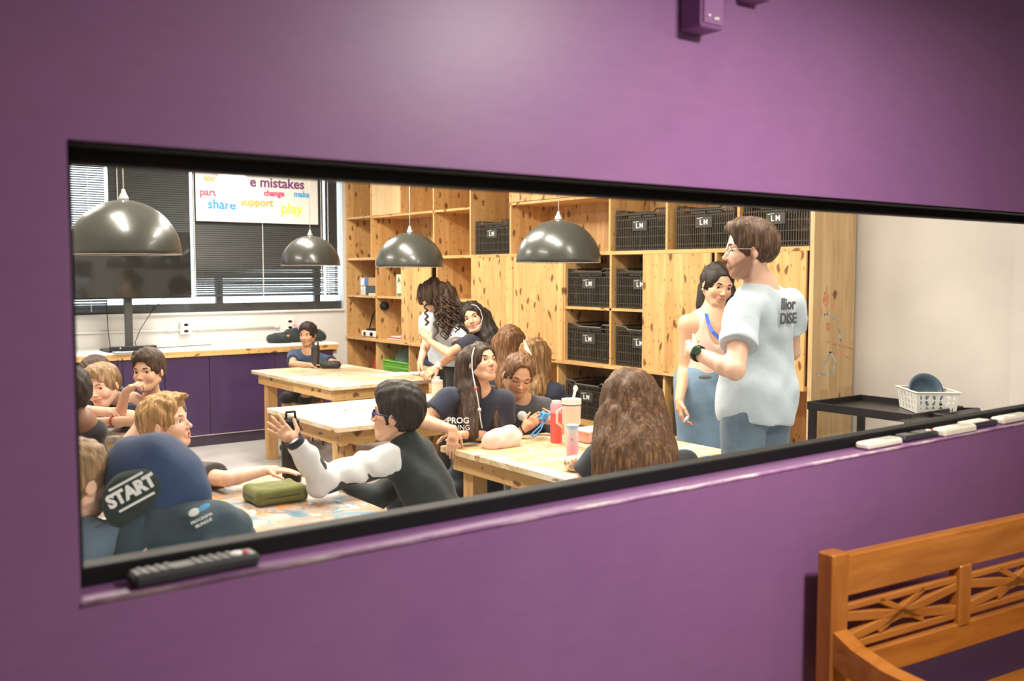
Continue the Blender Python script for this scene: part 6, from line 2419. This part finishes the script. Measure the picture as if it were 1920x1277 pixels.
# near table
p = PZ(940, 838, TZ)
t = thing('pencil_case', p, 'puffy pale pink pencil case in front of the girl with the beaded braid', 'pencil case')
G = Field(p + vec(-.2, -.2, -.02), p + vec(.2, .2, .16), .005)
ax1 = unit(PZ(975, 822, TZ) - PZ(905, 832, TZ))
G.cone(p - ax1 * .055 + Z1 * .043, p + ax1 * .055 + Z1 * .05, .044, .052, .02)
G.cone(p - ax1 * .06 + Z1 * .03, p + ax1 * .065 + Z1 * .03, .045, .050, .02)
G.plane(p, -Z1)
G.displace(wr(.0022, 2.0, 4))
Pm, Q = G.mesh()
np_object('case_body', Pm, Q, cloth('pale_pink_plush', (0.86, 0.60, 0.55), var=.05), t)
MB().tube([p + ax1 * k_ * .02 - RT * 0 + vec(0, 0, .093 - abs(k_) * .001) for k_ in range(-3, 4)], .0025, 6).build('zip', plain('zip_pink', (0.75, 0.50, 0.48), .5), t, smooth=True)

p = PZ(1043, 830, TZ)
t = thing('bottle', p, 'coral red and pink drinking bottle left of the white tumbler', 'bottle')
MB().lathe([(0, 0), (.028, 0), (.030, .006), (.031, .12), (.031, .150), (0, .150)], p, 28).build('bottle_body', plain('coral_red', (0.86, 0.12, 0.13), .35), t, smooth='auto')
MB().lathe([(0, .150), (.031, .150), (.030, .19), (.026, .200), (0, .200)], p, 28).build('collar', plain('coral_pink', (0.86, 0.34, 0.40), .35), t, smooth='auto')
MB().lathe([(0, .200), (.024, .200), (.022, .212), (0, .212)], p, 24).build('lid', plain('pale_pink_lid', (0.88, 0.60, 0.58), .4), t, smooth='auto')
MB().tube([p + vec(-.0, -.0305, .01) - RT * .006, p + vec(0, -.0312, .14) - RT * .006], .0022, 6).build('light_stripe', plain('pink_stripe', (0.90, 0.55, 0.55), .4), t, smooth=True)
p = PZ(1071, 838, TZ)
t = thing('tumbler', p, 'tall cream white tumbler with handle and a white straw on the near table', 'tumbler')
MB().lathe([(0, 0), (.030, 0), (.033, .004), (.036, .10), (.044, .115), (.047, .205), (0, .205)], p, 32).build('tumbler_body', plain('cream_enamel', (0.80, 0.66, 0.56), .35), t, smooth='auto')
MB().lathe([(0, .205), (.047, .205), (.047, .212), (0, .212)], p, 32).build('steel_band', plain('steel_band', (0.35, 0.33, 0.32), .3, metal=.7), t, smooth='auto')
MB().lathe([(0, .212), (.049, .212), (.048, .236), (0, .236)], p, 32).build('lid', M_WHITEPL, t, smooth='auto')
MB().tube([p + vec(.012, 0, .236), p + vec(.020, 0, .262), p + vec(.024, 0, .275)], .007, 10).build('straw', M_WHITEPL, t, smooth=True)
MB().ball(p + vec(.026, 0, .284), (.012, .012, .016), 12, 8).build('straw_tip', M_WHITEPL, t, smooth=True)
MB().tube([p - RT * .044 + Z1 * .19, p - RT * .068 + Z1 * .175, p - RT * .070 + Z1 * .12, p - RT * .038 + Z1 * .095], .007, 10).build('handle', MATS['cream_enamel'], t, smooth=True)
p = PZ(1073, 868, TZ)
t = thing('bottle', p, 'slim bottle fading from pale blue to pink in front of the white tumbler', 'bottle')
m, nt, b = _new('blue_to_pink_fade')
sx = N(nt, 'ShaderNodeSeparateXYZ')
nt.links.new(coords(nt), sx.inputs[0])
rr_ = ramp(nt, sx.outputs['Z'], [(0.0, (0.88, 0.42, 0.30)), (0.07, (0.85, 0.38, 0.52)), (0.13, (0.80, 0.66, 0.72)), (0.17, (0.66, 0.76, 0.86))])
nt.links.new(rr_.outputs['Color'], b.inputs['Base Color'])
b.inputs['Roughness'].default_value = .4
MB().lathe([(0, 0), (.026, 0), (.027, .004), (.027, .155), (0, .155)], p, 28).build('bottle_body', m, t, smooth='auto')
MB().lathe([(0, .155), (.027, .155), (.027, .172), (0, .172)], p, 28).build('cap', plain('sky_cap', (0.45, 0.62, 0.78), .4), t, smooth='auto')
MB().b2(p + vec(-.022, -.020, .105), p + vec(-.012, -.018, .115)).build('small_emblem', plain('emblem_grey', (0.2, 0.25, 0.25), .5), t)
p = PZ(1112, 828, TZ)
t = thing('lunch_box', p, 'pale pink box with a white lid behind the white tumbler', 'box')
MB().b2(p + vec(-.075, -.05, .001), p + vec(.075, .06, .052), .010).build('box_body', plain('salmon_pink', (0.82, 0.42, 0.35), .5), t)
MB().b2(p + vec(-.078, -.053, .052), p + vec(.078, .063, .070), .008).build('lid', plain('white_lid', (0.86, 0.78, 0.74), .45), t)
# colourful pouch by the arm of the front girl
p = PZ(1086, 884, TZ)
t = thing('pencil_case', p, 'transparent-looking pouch with green and coloured stripes beside the front girl\'s arm', 'pencil case')
G = Field(p + vec(-.16, -.16, -.02), p + vec(.16, .16, .14), .005)
G.cone(p - RT * .035 + Z1 * .034, p + RT * .045 + Z1 * .034, .034, .036, .01)
G.ell(p + Z1 * .035, (.05, .04, .038))
G.plane(p, -Z1)
Pm, Q = G.mesh()
m, nt, b = _new('striped_pouch')
nn = noise(nt, coords(nt, (2.5, 1, .8)), 22.0, 2.0, .5, 1.0)
rr_ = ramp(nt, nn, [(0.3, (0.05, 0.16, 0.06)), (0.42, (0.55, 0.62, 0.45)), (0.5, (0.75, 0.70, 0.60)), (0.58, (0.60, 0.22, 0.10)), (0.68, (0.12, 0.30, 0.12))])
nt.links.new(rr_.outputs['Color'], b.inputs['Base Color'])
b.inputs['Roughness'].default_value = .3
np_object('pouch_body', Pm, Q, m, t)
# blue toy held by the girl
c_ = PD(1022, 781, 4.93)
t = thing('toy_figure', c_, 'small knobbly blue toy on a loop held by the girl looking down', 'toy')
M_TOY = plain('sky_blue_rubber', (0.08, 0.33, 0.78), .45)
G = Field(c_ - .06, c_ + .06, .0028)
rnd = random.Random(3)
G.ell(c_, (.020, .018, .020))
for k in range(11):
    o_ = unit(vec(rnd.uniform(-1, 1), rnd.uniform(-1, 1), rnd.uniform(-1, 1)))
    G.cone(c_, c_ + o_ * .026, .009, .008, .004)
Pm, Q = G.mesh()
np_object('toy_body', Pm, Q, M_TOY, t)
MB().tube([c_ - Z1 * .02, PD(1010, 802, 4.90), PD(996, 815, 4.88), PD(1001, 820, 4.87), PD(1014, 806, 4.90), c_ - Z1 * .015], .0035, 8).build('loop', M_TOY, t, smooth=True)
